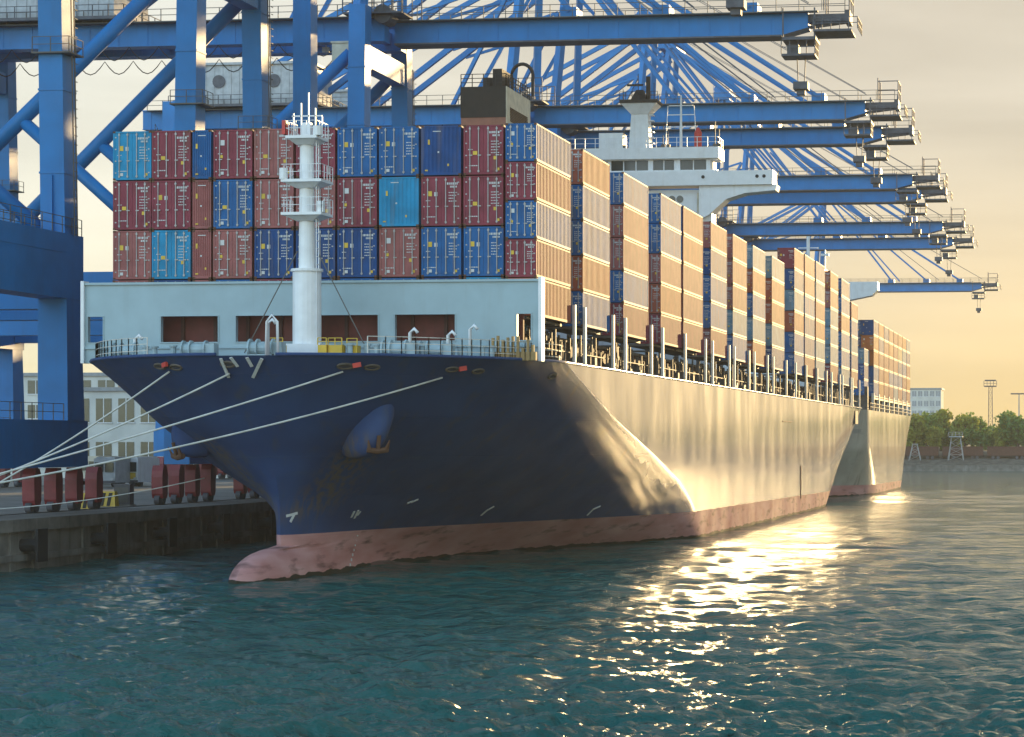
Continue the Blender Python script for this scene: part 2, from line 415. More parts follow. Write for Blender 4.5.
        b = B(); b.bar((21,by,G1+.6),(10,by*2,G1+13.2),.18,.3); P(b, 'stay_strut', 'crane')
    for sg in (-1,1):
        b = B(); b.bar((2.2,sg*1.6,69.4),(42,sg*.6,G1+1.0),.07); P(b,'hoist_rope','crane_dark')
        b = B(); b.bar((2.2,sg*2.2,68.6),(31,sg*.9,G1+.8),.09); P(b,'hoist_rope','crane_dark')
        b = B(); b.bar((-8,sg*3.1,G1+.1),(.2,sg*4.6,60.5),.4,.45); P(b,'mast_brace','crane')
        b = B(); b.bar((.2,sg*4.6,60.5),(-14.2,sg*3.25,56.2),.3,.35); P(b,'mast_brace','crane')
    for x in (-46,-38,-22,-14,-7,0):
        b = B(); b.box(x-.35,x+.35,-2.14,2.14,G0+.5,G1-.5); P(b, 'cross_tie', 'crane')
    b = B(); b.box(1.7,39.5,-1.2,1.2,G0+.05,G1-.02); b.box(1.7,39.5,-1.35,1.35,G1-.02,G1+.12); b.box(1.7,39.5,-1.4,1.4,G0-.1,G0+.05,1)
    for k in range(13): b.box(3+k*2.95,3.1+k*2.95,-1.25,1.25,G0+.06,G1-.03)
    b.hexa([(39.5,-1.2,G0+.05),(42,-1.2,G0+.7),(42,1.2,G0+.7),(39.5,1.2,G0+.05),(39.5,-1.2,G1),(42,-1.2,G1),(42,1.2,G1),(39.5,1.2,G1)])
    P(b, 'boom_girder', ('crane','crane_dark'))
    b = B(); b.bar((42,-.8,G1-.5),(45.8,-.8,G1-.5),.25,.7); b.bar((42,.8,G1-.5),(45.8,.8,G1-.5),.25,.7); b.bar((42,0,G0+.9),(45.8,0,G1-.8),.2,.3); b.box(45.5,46.0,-1.5,1.5,G1-1.0,G1+.1); P(b, 'boom_tip', 'crane_dark')
    b = B(); b.box(-.2,2.8,-4.4,4.4,68.2,69.6); b.rail([(-.2,-4.4,69.6),(2.8,-4.4,69.6),(2.8,4.4,69.6)],1.1,1.2,t=.07)
    b.cyl((.4,-2.6,70.3),(.4,2.6,70.3),.8,12); P(b, 'mast_head', 'crane')
    # boom end cage
    b = B()
    for yy in (-1.9,0,1.9):
        b.bar((43.6,yy,G1),(43.6,yy,G1+2.6),.12); b.bar((46,yy,G1),(46,yy,G1+2.2),.12)
    for z in (G1+1.1,G1+2.2):
        b.bar((43.6,-1.9,z),(46,-1.9,z),.1); b.bar((46,-1.9,z),(46,1.9,z),.1)
    b.box(42.6,46.2,-2.2,2.2,G0+.15,G0+.35); b.rail([(42.6,-2.2,G0+.35),(46.8,-2.2,G0+.35),(46.8,2.2,G0+.35)],1.1,.8,t=.08)
    P(b, 'tip_cage', 'crane_dark')
    # trolley with hanging service basket
    tx = 41.2
    tr = MB(); tr.box(tx-1.6,tx+1.6,-1.9,1.9,G0-.55,G0-.25)
    for a in (-1.5,1.5):
        for yy in (-1.9,1.9): tr.bar((tx+a,yy,G0-.4),(tx+a,yy,G1+.3),.14)
    t_ = P(tr, 'trolley', 'crane_dark')
    b = B(); b.box(tx-1.7,tx+1.5,-1.6,1.2,G0-2.0,G0-1.8); b.rail([(tx-1.7,-1.6,G0-1.8),(tx+1.5,-1.6,G0-1.8),(tx+1.5,1.2,G0-1.8)],1.25,.8,t=.09)
    b.box(tx-1.2,tx-.1,-1.2,.4,G0-1.8,G0-.9)
    b.build('service_basket', M['crane_dark'], t_, loc=(0,0,0))
    b = B()
    for a in (-1,1): b.bar((tx+a*.4,.2,G0-2.0),(tx+a*.3,.2,G0-4.3),.09)
    b.box(tx-.7,tx+.7,-.6,1.0,G0-5.0,G0-4.3); b.box(tx-.4,tx+.4,-.3,.6,G0-5.5,G0-5.0); b.build('head_block', M['crane_dark'], t_, loc=(0,0,0))
    # machinery house
    b = B(); b.box(-41.5,-25.5,-4.3,4.3,G1+.5,G1+5.4); b.box(-41.8,-25.2,-4.6,4.6,G1+5.4,G1+5.7)
    for k in range(15): b.box(-41+k*1.05,-40.7+k*1.05,-4.36,-4.3,G1+.6,G1+5.3)
    mh = P(b, 'machinery_house', 'house')
    for xx in (-37,-30):
        b = B(); b.cyl((xx,-4.45,G1+3.4),(xx,-4.36,G1+3.4),.8,16); b.build('vent', M['crane_dark'], mh, loc=(0,0,0))
    b = B(); b.box(-43,-24,-5.6,5.6,G1+.2,G1+.5); b.rail([(-43,-5.5,G1+.5),(-24,-5.5,G1+.5),(-24,5.5,G1+.5)],1.1,1.6,t=.08); P(b,'house_platform','crane_dark')
    # electrical house + cream hoist cover near the hinge
    b = B(); b.box(-3.6,-1.4,-4.3,-2.7,G0-2.4,G0-.3); b.box(-3.7,-1.3,-4.4,-2.6,G0-.3,G0-.12); P(b,'hoist_cover','cream')
    # hinge gear
    for sg in (-1,1):
        b = B()
        b.cyl((1.5,sg*3.5-1.2,G1+.2),(1.5,sg*3.5+1.2,G1+.2),.9,14); b.box(-2.2,3.6,sg*3.5-1.9,sg*3.5+1.9,G1+.14,G1+.3)
        b.rail([(-2.2,sg*3.5-1.9,G1+.3),(3.6,sg*3.5-1.9,G1+.3)],2.6,.9,t=.1,n=3)
        P(b,'hinge_gear','crane_dark')
    # zigzag stair between portal and girder beside the landside leg
    b = B(); z = 18.5; k = 0
    while z < 41:
        y0, y1 = (-5.5,-.5) if k%2 == 0 else (-.5,-5.5)
        for dx in (-.45,.45): b.bar((-44.2+dx,y0,z),(-44.2+dx,y1,z+3),.1,.24)
        for s_ in range(9):
            yy = y0+(y1-y0)*s_/9; zz = z+3*s_/9; b.box(-44.6,-43.8,yy-.13,yy+.13,zz,zz+.05)
        b.rail([(-44.7,y0,z),(-44.7,y1,z+3)],1.1,1.0,t=.06)
        b.box(-44.8,-43.6,y1-.7,y1+.7,z+2.95,z+3.05); z += 3; k += 1
    P(b,'stair_tower','rail')
    b = B()   # ladder on the waterside leg
    for z in np.arange(18.5,42,.6): b.bar((1.25,7.5,z),(1.25,7.9,z),.05)
    b.bar((1.25,7.5,18.4),(1.2,6.7,42),.07); b.bar((1.25,7.95,18.4),(1.2,7.15,42),.07); P(b,'ladder','rail')
    return root
YC = [145, 184, 227, 286.5, 310, 365.5, 385.5, 443.6, 478, 613]
CL = ['blue gantry crane nearest the viewer, beside the bow ropes, its legs cut by the frame',
 'blue gantry crane just behind the bow containers, second from the near end',
 'blue gantry crane with the highest boom in view, crossing the top of the photo',
 'blue gantry crane with second highest boom, behind the radar mast of the ship',
 'blue gantry crane with third highest boom, just below the second highest',
 'blue gantry crane with fourth highest boom, level with the white bridge wing',
 'blue gantry crane with fifth highest boom, directly below the fourth boom',
 'blue gantry crane with sixth highest boom, over the middle container bays',
 'blue gantry crane with seventh highest boom, second lowest of all',
 'blue gantry crane farthest along the quay, its lowest boom over the second ship']
def extra_frame(root):
    b = MB((0,0,0)); b.hexa([(-.85,19.1,3.0),(.85,19.1,3.0),(.85,21.2,3.0),(-.85,21.2,3.0),(-.8,19.0,46),(.8,19.0,46),(.8,20.8,46),(-.8,20.8,46)])
    b.build('leg', M['crane'], root, loc=(0,0,0))
    b = MB((0,0,0)); b.box(-.8,.8,9.2,19.0,14.6,17.6); b.build('portal_tie', M['crane'], root, loc=(0,0,0))
    b = MB((0,0,0)); b.box(-.9,.9,18.2,22.0,.0,3.0); b.build('leg_foot', M['bogie'], root, loc=(0,0,0))
c0 = crane(YC[0], CL[0])
for y, l in zip(YC[1:], CL[1:]):
    c = copy_tree(c0, loc=(-68, y, QZ)); c['label'] = l
    if y == 184: extra_frame(c)

# ------------------------------------------------------------------ ships
XC, BH, DK = -45.6, 14.6, 12.5
def hull_fn(y0=0.0, fy=1.0, blunt=False):
    if blunt:
        Yh = lambda z: 338.6-.35*min(1,max(0,z/12.5))*0
        Yf = lambda z: float(np.interp(z,[-2,0,6.7,12.5],[368,366,350,347]))
        def hb(Y, z):
            if Y <= 338.6: return 0
            u = min(1,(Y-338.6)/(Yf(z)-338.6)); return BH*(1-(1-u)**2.6)**.36
        return Yh, Yf, hb
    zt = [-2,-1.5,0,3,4.5,7,10,12.5]
    Yh = lambda z: y0+126.5+fy*(np.interp(z, zt, [133,133,132.6,132.3,132.2,131.0,128.8,126.5])-126.5)
    Yf = lambda z: y0+126.5+fy*(np.interp(z, [-2,0,3,4.8,7.2,9.2,12.5], [196,194,189,183,170,158,142])-126.5)
    def bulb(Y, z):
        zz = (z+.1)*.73; yy = (Y-y0-126.5)/fy+126.5
        if yy < 131: Rr = 1.32*math.sqrt(max(0, 1-((yy-131)/6.0)**2))
        else: Rr = 1.32*max(0, 1-((yy-131)/12)**2)
        return math.sqrt(max(0, Rr*Rr-zz*zz))
    def Ys(z):
        zz = abs(z+.1)*.73
        yh = Yh(z)
        if zz < 1.32:
            yb = 131-6.0*math.sqrt(1-(zz/1.32)**2)
            return min(yh, y0+126.5+fy*(yb-126.5))
        return yh
    def hb(Y, z):
        a, f = Yh(z), Yf(z); w = min(1, max(0, z/12.5))
        h = 0
        if Y > a:
            u = min(1, (Y-a)/(f-a)); q_ = 1-(1-min(1,max(0,z/10.5)))**2.3; aa = 1.75-.75*q_; e = 1.55-1.05*q_
            h = BH*(1-(1-u**aa)**1.55)**(e*.92)
            h = min(BH, math.hypot(h, (1.35-.8*w)*math.sqrt(min(1,(Y-a)/4.5))))
        k = 1.1; bb = bulb(Y, z)
        if bb <= 0: return h
        d = max(k-abs(h-bb), 0)/k
        return max(h, bb)+d*d*k*.25
    return Ys, Yf, hb
def hull_mesh(name, parent, org, y0, fy, ye_w, ye_d, smooth=True, blunt=False):
    Ys, Yf, hb = hull_fn(y0, fy, blunt)
    zs = np.concatenate([[-2,-1.4,-.8,-.3],np.arange(0,3.0,.15),np.arange(3.0,12.4,.42),[12.5]])
    us = np.concatenate([np.linspace(0,.12,14)**1.0, np.linspace(.14,1,46)])
    b = MB(org)
    ring = []
    for z in zs:
        a = Ys(z); f = Yf(z); ye = ye_w+(ye_d-ye_w)*min(1,max(0,z/DK))
        st = [a+(f-a)*u for u in us] + [f+(ye-f)*k/14 for k in range(1,15)]
        row = []
        for i, Y in enumerate(st):
            h = hb(Y, z) if i > 0 else 0.0
            tail = max(0, (Y-(ye-14))/14); h *= 1-.10*tail**2*(1-min(1,max(0,z/DK))*.8)
            row.append((h, Y, z))
        ring.append(row)
    n = len(ring[0]); m = len(zs)
    vs = [(XC+h,Y,z) for row in ring for h,Y,z in row]+[(XC-h,Y,z) for row in ring for h,Y,z in row]
    fs = []
    for j in range(m-1):
        for i in range(n-1):
            p = j*n+i; fs.append((p, p+1, p+n+1, p+n))
            p2 = p+m*n; fs.append((p2+n, p2+n+1, p2+1, p2))
        p = j*n+n-1; p2 = p+m*n; fs.append((p, p2, p2+n, p+n))
    for i in range(n-1):   # deck
        p = (m-1)*n+i; p2 = p+m*n; fs.append((p, p+1, p2+1, p2))
    b.add(vs, fs)
    o = b.build(name, M['hull2' if blunt else 'hull'], parent, smooth=smooth)
    # weld the stem, keep the deck edge and transom crisp
    import bmesh
    bm = bmesh.new(); bm.from_mesh(o.data); bmesh.ops.remove_doubles(bm, verts=bm.verts, dist=.002)
    bmesh.ops.recalc_face_normals(bm, faces=bm.faces)
    for e in bm.edges:
        if len(e.link_faces) == 2 and e.calc_face_angle(0) > R(42): e.smooth = False
    bm.to_mesh(o.data); bm.free()
    return o
SO = Vector((XC, 230, 0))
ship = empty('container_ship', SO, 'large navy container ship with red waterline moored bow first at the quay', 'ship', 'container ships')
hull = hull_mesh('hull', ship, SO, 0, 1.0, 298, 337)
Ys1, Yf1, hb1 = hull_fn()
def on_hull(px, py, Ya=122, Yb=300):
    for Y in np.arange(Ya, Yb, .04):
        p = at(px, py, Y)
        if abs(p.x-XC) <= hb1(Y, p.z): 
            sg = 1 if p.x > XC else -1
            e = .15
            n = Vector((sg, -(hb1(Y+e,p.z)-hb1(Y-e,p.z))/(2*e), -(hb1(Y,p.z+e)-hb1(Y,p.z-e))/(2*e))).normalized()
            return p, n
    return at(px, py, 140), Vector((0,-1,0))
def part(b, name, m, parent=ship, sm=False):
    return b.build(name, M[m] if isinstance(m,str) else [M[k] for k in m], parent, smooth=sm)
def SB(): return MB(SO)
# bulwark cap along the deck edge
def deck_edge(off=0.0, y1=335, sg=1, z=DK):
    pts = []
    for Y in list(np.linspace(126.6,128,8))+list(np.linspace(128.4,142,24))+[150,180,220,260,300,y1]:
        pts.append(Vector((XC+sg*max(.02,hb1(Y,DK)-off), Y, z)))
    return pts
for sg in (1,-1):
    b = SB(); b.tube(deck_edge(.05, sg=sg, z=DK+.06), .11, 6); part(b, 'deck_edge_cap', 'hull', sm=True)
for sg in (1,-1):
    b = SB(); b.rail(deck_edge(.35, y1=137.5, sg=sg)[:-6][8:], 1.1, 1.6, t=.05, n=3); part(b, 'deck_railing', 'post')

# breakwater with openings
YW = 138.0
def WX(px): return Xat(px, YW)
WZ0, WZ1, WO0, WO1 = DK, 17.35, 13.75, 15.3
wins = [(88,103),(161,218),(236,293),(318,378),(395,455),(517,531)]
b = SB()
e0, e1 = WX(85), WX(539)
b.box(e0,e1,YW,YW+.35,WO1,WZ1); b.box(e0,e1,YW,YW+.35,WZ0,WO0)
xs = [e0]+[WX(p) for w in wins for p in w]+[e1]
for i in range(0,len(xs),2): b.box(xs[i],xs[i+1],YW,YW+.35,WO0,WO1)
b.box(e0,e1,YW-.12,YW,WZ1-.14,WZ1); b.box(e0,e1,YW-.10,YW,13.35,13.47)
for k in range(1,12):
    x = e0+(e1-e0)*k/12; 
part(b, 'breakwater', 'break')
for w in wins:
    b = SB()
    a, c = WX(w[0]), WX(w[1])
    b.box(a-.06,c+.06,YW-.05,YW-.002,WO1,WO1+.06); b.box(a-.06,c+.06,YW-.05,YW-.002,WO0-.06,WO0)
    b.box(a-.06,a,YW-.05,YW-.002,WO0,WO1); b.box(c,c+.06,YW-.05,YW-.002,WO0,WO1); part(b, 'opening_rim', 'break')

for sx, e in ((-1,e0),(1,e1)):
    b = SB()
    b.box(e-(.0 if sx>0 else .2),e+(.2 if sx>0 else 0),YW-.2,YW+.6,DK,WZ1+.1); part(b, 'breakwater_end_plate', 'white')

# hatch coaming and side passage structure
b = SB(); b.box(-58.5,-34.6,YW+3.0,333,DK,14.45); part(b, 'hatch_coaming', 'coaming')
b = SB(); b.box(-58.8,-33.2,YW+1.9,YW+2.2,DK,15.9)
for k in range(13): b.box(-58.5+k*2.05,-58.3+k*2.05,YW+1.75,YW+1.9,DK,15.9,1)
part(b, 'coaming_front', ('coaming_red','coaming'))
b = SB(); b.box(-57.5,-34.4,YW+3.0,333,14.46,14.66); part(b, 'hatch_cover', 'lash')

# bays on the sunlit side: pixel edges of each outboard stack, tiers
bays = [(536.5,571,5),(583,610,5),(623.7,648.5,5),(661,682.4,5),(683.6,703,5),(711,727,5),(733,747,5),(753,765.5,5),(772,784.5,5),
        (794.5,804,6),(805,814.8,6),(816,825,6),(830.5,838.3,6),(841.5,849.8,6),(851.5,858,5)]
TZ0, TH = 15.35, 2.32
SW = 1.9
bayY = []
for i,(a,c,t) in enumerate(bays):
    X = -32.6+1.1*min(1,i/11)
    bayY.append((X, Yat(a,X), Yat(c,X), t))
for i,(X,y0,y1,t) in enumerate(bayY):
    d_ = SB(); c_ = SB()
    for y in (y0-.25, y1+.25):
        b = SB(); b.box(X+.08,X+.26,y-.17,y+.17,DK,TZ0+1.2); part(b,'lashing_post','post')
        b = SB(); b.box(X-2.5,X-2.2,y-.22,y+.22,DK,TZ0-.45); part(b,'inner_post','lash')
    c_.box(X-2.6,X-.6,y0-.1,y1+.1,TZ0-.2,TZ0-.03)
    # lashing clutter under the stack
    y = y0+.8
    while y < y1-.4:
        hgt = random.uniform(1.2,2.5); xx = X-random.uniform(.15,1.8)
        d_.bar((xx,y,DK),(xx,y,DK+hgt),.12,.16)
        if random.random() < .5: d_.bar((xx,y,DK+hgt*.9),(xx-.2,y+random.uniform(.5,1.6),DK+random.uniform(.4,1.9)),.08,.1)
        if random.random() < .35: d_.box(xx-.3,xx+.3,y-.25,y+.4,DK,DK+random.uniform(.5,1.2))
        y += random.uniform(.25,.6)
    d_.bar((X-.1,y0,DK+1.0),(X-.1,y1,DK+1.0),.05)
    part(c_, 'stack_girder', 'lash'); part(d_, 'lashing_gear', 'lash')
# lashing bridges between bays (dark frames across the ship)
for (X,y0,y1,t),(X2,y2,y3,t2) in zip(bayY[:-1], bayY[1:]):
    if y2-y1 > 1.5:
        b = SB(); ym = (y1+y2)/2
        for xx in np.arange(-57,X-2.2,5): b.box(xx-.15,xx+.15,ym-.3,ym+.3,14.5,18.5)
        b.box(-57,X-2.4,ym-.5,ym+.5,16.5,16.65); b.box(-57,X-2.4,ym-.5,ym+.5,18.5,18.65)
        part(b, 'lashing_bridge', 'lash')

# foremast
MO = Vector((Xat(307,134), 134, DK)); mx, my = MO.x, MO.y
b = SB(); b.cyl((mx,my,DK),(mx,my,17.6),.82,20); b.cyl((mx,my,17.6),(mx,my,17.75),.92,20); b.cyl((mx,my,17.75),(mx,my,25.2),.48,20,r2=.4)
b.box(mx-1.1,mx+1.1,my-1.0,my+1.0,DK,DK+.9)
fm = part(b, 'foremast', 'white', sm=False)
for z, w in ((20.8,1.2),(22.7,1.2),(25.2,.92)):
    b = SB(); b.box(mx-w,mx+w,my-1.1,my+1.1,z,z+.16)
    b.hexa([(mx-.5,my-.5,z-.3),(mx+.5,my-.5,z-.3),(mx+.5,my+.5,z-.3),(mx-.5,my+.5,z-.3),(mx-w+.1,my-1,z),(mx+w-.1,my-1,z),(mx+w-.1,my+1,z),(mx-w+.1,my+1,z)])
    b.rail([(mx-w,my-1.05,z+.16),(mx+w,my-1.05,z+.16),(mx+w,my+1.05,z+.16)],.85,.6,t=.035,n=2)
    b.rail([(mx-w,my+1.05,z+.16),(mx-w,my-1.05,z+.16)],.85,.6,t=.035,n=2)
    part(b, 'mast_platform', 'white', fm)
b = SB()
for dx,h in ((-.8,1.4),(-.35,2.0),(.1,2.6),(.5,1.7),(.9,1.2)): b.bar((mx+dx,my,25.36),(mx+dx,my,25.36+h),.07)
b.bar((mx-.9,my,26.6),(mx+.9,my,26.6),.07); b.box(mx-.25,mx+.25,my-.2,my+.2,25.36,26.2)
part(b, 'antenna_array', 'white', fm)
b = SB(); b.cyl((mx-1.1,my-.9,22.86),(mx-1.1,my-.9,23.5),.25,10); part(b,'mast_light','white',fm)
b = SB(); b.cyl((mx+.9,my-.85,25.36),(mx+.9,my-.85,25.9),.28,10); part(b,'mast_light','white',fm)
b = SB(); b.box(mx+.9,mx+1.25,my-.9,my-.5,20.96,21.6); part(b,'junction_box','white',fm)
b = SB(); b.box(mx-1.3,mx-1.1,my-.6,my+.2,25.5,26.3); part(b,'signal_flag','signalred',fm)
b = SB()
for z in np.arange(13.5,25,.45): b.bar((mx+.72,my-.5,z),(mx+.72,my-.1,z),.04)
b.bar((mx+.72,my-.5,13.3),(mx+.72,my-.5,25.2),.05); b.bar((mx+.72,my-.1,13.3),(mx+.72,my-.1,25.2),.05)
part(b,'mast_ladder','white',fm)
b = SB()
for sx, yy in ((-3.6,1.5),(3.8,1.5)): b.tube([(mx+sx*.16,my,18.8),(mx+sx,my-yy*.3,DK+.4)],.035,5)
part(b,'mast_stay','rail',fm)

# deck machinery on the forecastle
def winch(x, y, s=1.0):
    b = SB(); b.cyl((x-.9*s,y,DK+.75*s),(x+.9*s,y,DK+.75*s),.5*s,14)
    for d in (-.9,-.3,.9): b.cyl((x+d*s-.05,y,DK+.75*s),(x+d*s+.05,y,DK+.75*s),.72*s,14)
    b.box(x+.95*s,x+1.7*s,y-.5*s,y+.5*s,DK,DK+1.2*s); b.box(x-1.1*s,x+1.1*s,y-.5*s,y+.5*s,DK,DK+.3*s)
    part(b, 'mooring_winch', 'winch')
for px, yy in ((125,134.5),(195,132.5),(262,130.8),(395,133),(432,134.5)):
    winch(Xat(px,yy), yy, .75)
for px, yy in ((108,136.5),(150,134),(178,133),(345,132),(372,132.8),(418,134.2),(465,135.5),(487,136)):
    x = Xat(px,yy); b = SB()
    for d in (-.28,.28): b.cyl((x+d,yy,DK),(x+d,yy,DK+.75),.17,10); b.cyl((x+d,yy,DK+.75),(x+d,yy,DK+.85),.24,10)
    b.box(x-.6,x+.6,yy-.25,yy+.25,DK,DK+.12); part(b, 'bitts', 'winch')
for px, yy, h in ((268,130,1.9),(410,133.5,1.5),(470,136,1.8),(448,135,1.4),(135,135,1.3)):
    x = Xat(px,yy); b = SB(); b.tube([(x,yy,DK),(x,yy,DK+h),(x+.25,yy,DK+h+.25),(x+.45,yy,DK+h)],.1,8); part(b,'vent_pipe','white',sm=True)
b = SB(); x = Xat(272,129.5); b.tube([(x-.35,129.5,DK),(x-.3,129.5,DK+2),(x,129.5,DK+2.4),(x+.3,129.5,DK+2),(x+.35,129.5,DK)],.08,8); part(b,'bow_davit','white',sm=True)
for px, yy, w in ((275,131,.9),(335,131.5,.8),(322,131.3,.5),(352,132.2,.6)):
    x = Xat(px,yy); b = SB(); b.box(x-w/2,x+w/2,yy,yy+.7,DK,DK+.75); b.rail([(x-w/2,yy,DK+.75),(x+w/2,yy,DK+.75)],.4,.4,t=.05); part(b,'yellow_locker','yellow')
b = SB()
for k in range(9):
    x = Xat(493+k*5,136.6); b.bar((x,136.6,DK),(x,136.6,DK+random.uniform(.7,1.5)),.14,.2); b.box(x-.15,x+.2,136.4,136.8,DK,DK+.5)
part(b,'rope_rack','ochre')
# fairleads at the deck edge, with red covers
for px,py,red in ((160,366,1),(176,367,0),(228,364,0),(345,366,1),(372,367,0),(452,369,1),(478,371,0),(552,376,0)):
    p, n = on_hull(px, py)
    b = SB(); t = Vector((-n.y,n.x,0)).normalized(); u = n.cross(t); 
    if u.z < 0: u = -u
    c = p+n*.02
    pts = [c+t*(.42*math.cos(a))+u*(.19*math.sin(a)) for a in np.linspace(0,2*math.pi,17)]
    b.tube(pts,.07,6); fl = part(b,'fairlead','lash',sm=True)
    b = SB(); b.bar(c+t*.36-n*.05,c-t*.36-n*.05,.24,.12); b.build('fairlead_throat',M['black'],fl)
    if red:
        b = SB(); b.bar(c+t*.4+u*.1+n*.06,c+t*.85+u*.22+n*.06,.16,.26); b.build('fairlead_cover',M['signalred'],fl)
# white bow marks
b = SB()
for (x0,y0,x1,y1) in ((221,358,229,377),(231,357,238,366),(247,357,252,366),(262,358,253,377)):
    p,n = on_hull(x0,y0); p2,n2 = on_hull(x1,y1); b.bar(p+n*.05,p2+n2*.05,.17,.06,up=n)
part(b,'bow_mark','mark')
for segs in (((351,517,354,511),(354,518,358,510),(357,515,360,511)),((407,503,412,501),(411,502,418,499)),((481,515,488,509),(487,510,494,506)),((587,515,594,508),(593,509,600,506)),((286,516,297,513),(290,522,294,514))):
    b = SB()
    for (x0,y0,x1,y1) in segs:
        p,n = on_hull(x0,y0); p2,n2 = on_hull(x1,y1); b.bar(p+n*.03,p2+n2*.03,.15,.05,up=n)
    part(b,'draught_mark','mark')
b = SB()
for k in range(7):
    p,n = on_hull(357-k*1.2, 536+k*5); b.bar(p+n*.03,p+n*.03+Vector((0,0,.16)),.14,.04,up=n)
part(b,'draught_numeral','mark')
# anchors in bolsters
for px,py in ((372,425),(188,437)):
    p,n = on_hull(px,py)
    n = Vector((n.x,n.y-.25,-.28)).normalized(); p = p+n*.25
    t = Vector((-n.y,n.x,0)).normalized(); u = n.cross(t); u = u if u.z>0 else -u
    sgx = 1 if p.x > XC else -1; sc_ = 1.05 if sgx > 0 else .65
    vs = []; nn = 16; rows = [(-.9,1.9,.1),(.0,1.6,0),(.55,1.3,-.12),(1.0,.95,-.3),(1.3,.5,-.4)]
    b = SB()
    for d, r, dz in rows:
        for k in range(nn):
            a = 2*math.pi*k/nn
            vs.append(p+n*(d*1.0-.2)*sc_+t*(r*.62*math.cos(a)+sgx*0.42*r*math.sin(a))*sc_+u*(r*1.2*math.sin(a)+dz)*sc_)
    fs = [(j*nn+k,j*nn+(k+1)%nn,(j+1)*nn+(k+1)%nn,(j+1)*nn+k) for j in range(len(rows)-1) for k in range(nn)]
    fs.append(tuple((len(rows)-1)*nn+k for k in range(nn)))
    b.add(vs,fs); part(b,'anchor_bolster','hull',sm=True)
    b = SB(); c = p+n*1.1*sc_-u*.45*sc_
    b.bar(c+u*.3,c-u*.55+n*.05,.2,.24); b.tube([c-u*.55-t*.6,c-u*.62+n*.08,c-u*.55+t*.6],.17,7)
    for s_ in (-1,1): b.bar(c-u*.5+t*s_*.5+n*.08,c+u*.05+t*s_*.62+n*.12,.22,.16,w2=.05,h2=.06)
    part(b,'anchor','rust')
# side shell door outline and pilot marks
b = SB(); xs_ = XC+BH+.01
b.box(xs_,xs_+.06,262,262.5,1.6,5.2); part(b,'hull_fender_bar','rust')
b = SB(); b.box(xs_,xs_+.05,246,254,9.9,10.0); part(b,'hull_fender_bar','rust')
b = SB(); b.box(xs_-.5,xs_+.02,325.5,329.3,10.3,12.1); part(b,'stern_opening','black')

# accommodation block and bridge
YB = 233.0
bx0, bx1 = -57, Xat(715,YB)
b = SB(); b.box(bx0+2,Xat(712,YB),YB,YB+2.4,DK,32.6); part(b,'accommodation_block','white')
b = SB(); wz0, wz1 = 32.7, 34.0
b.box(-62.3,-30.2,YB-.9,YB+2.2,wz0+.25,wz1+.35)
for sg in (1,-1):
    xe = XC+sg*15.8; xi = Xat(700,YB) if sg>0 else 2*XC-Xat(700,YB); xm = XC+sg*12.6
    # curved bracket under the wing
    prof = [(xe,wz0+.25),(xe-sg*.15,wz0-.3),(xm,wz0-.55),(xm-sg*1.8,wz0-1.1),(xi+sg*1.0,wz0-2.6),(xi,wz0-3.1),(xi,wz0+.25)]
    n=len(prof); vs=[(x,YB-.6,z) for x,z in prof]+[(x,YB+1.9,z) for x,z in prof]
    b.add(vs,[tuple(range(n)),tuple(range(2*n-1,n-1,-1))]+[(k,(k+1)%n,n+(k+1)%n,n+k) for k in range(n)])
bw = part(b,'bridge_wing','white')
b = SB()
for px in (703,757,764): 
    x=Xat(px,YB-.9); b.cyl((x,YB-.94,33.75),(x,YB-.9,33.75),.17,12)
b.build('porthole',M['black'],bw)
b = SB(); b.box(bx0,bx1+.3,YB-.6,YB+2.2,34.36,34.5); b.box(bx0,bx1+.3,YB-.6,YB+2.2,35.5,35.6)
b.box(bx0+.6,bx1-.2,YB+.2,YB+2.0,34.5,35.5)
xw = [602,612,637,653.5,675,681,709,713]
for a,c in ((609,612),(649,654),(675,681),(707,711)): b.box(Xat(a,YB),Xat(c,YB),YB-.5,YB+.2,34.5,35.5)
wh = part(b,'wheelhouse','white')
for a,c in ((612,649),(654,675),(681,707)):
    b = SB(); b.box(Xat(a,YB)+.02,Xat(c,YB)-.02,YB-.3,YB-.25,34.5,35.5)
    k=3 if c-a>30 else 2
    for j in range(1,k): x=Xat(a+(c-a)*j/k,YB); b.box(x-.05,x+.05,YB-.36,YB-.3,34.5,35.5,1)
    b.build('wheelhouse_window',[M['glass'],M['white']],wh)
b = SB(); b.box(bx0-.3,bx1+.5,YB-.9,YB+2.6,35.6,36.7); b.box(bx0,bx1,YB-.6,YB+2.4,36.7,36.75)
rf = part(b,'wheelhouse_roof','white')
b = SB(); b.rail([(bx0,YB-.8,36.7),(bx1+.4,YB-.8,36.7),(bx1+.4,YB+2.5,36.7)],1.0,1.0,t=.06,n=2); b.build('roof_railing',M['white'],rf)
# doorway and windows below the wing
b = SB(); b.box(Xat(697,YB),Xat(706,YB),YB-.05,YB,30.3,32.3); part(b,'lower_lit_window','cream')  # cream panel: the lit doorway's brightness is put into its colour
for px in (672,680): 
    b = SB(); x=Xat(px,YB); b.cyl((x,YB-.06,31.7),(x,YB,31.7),.35,12); part(b,'lower_porthole','glass')
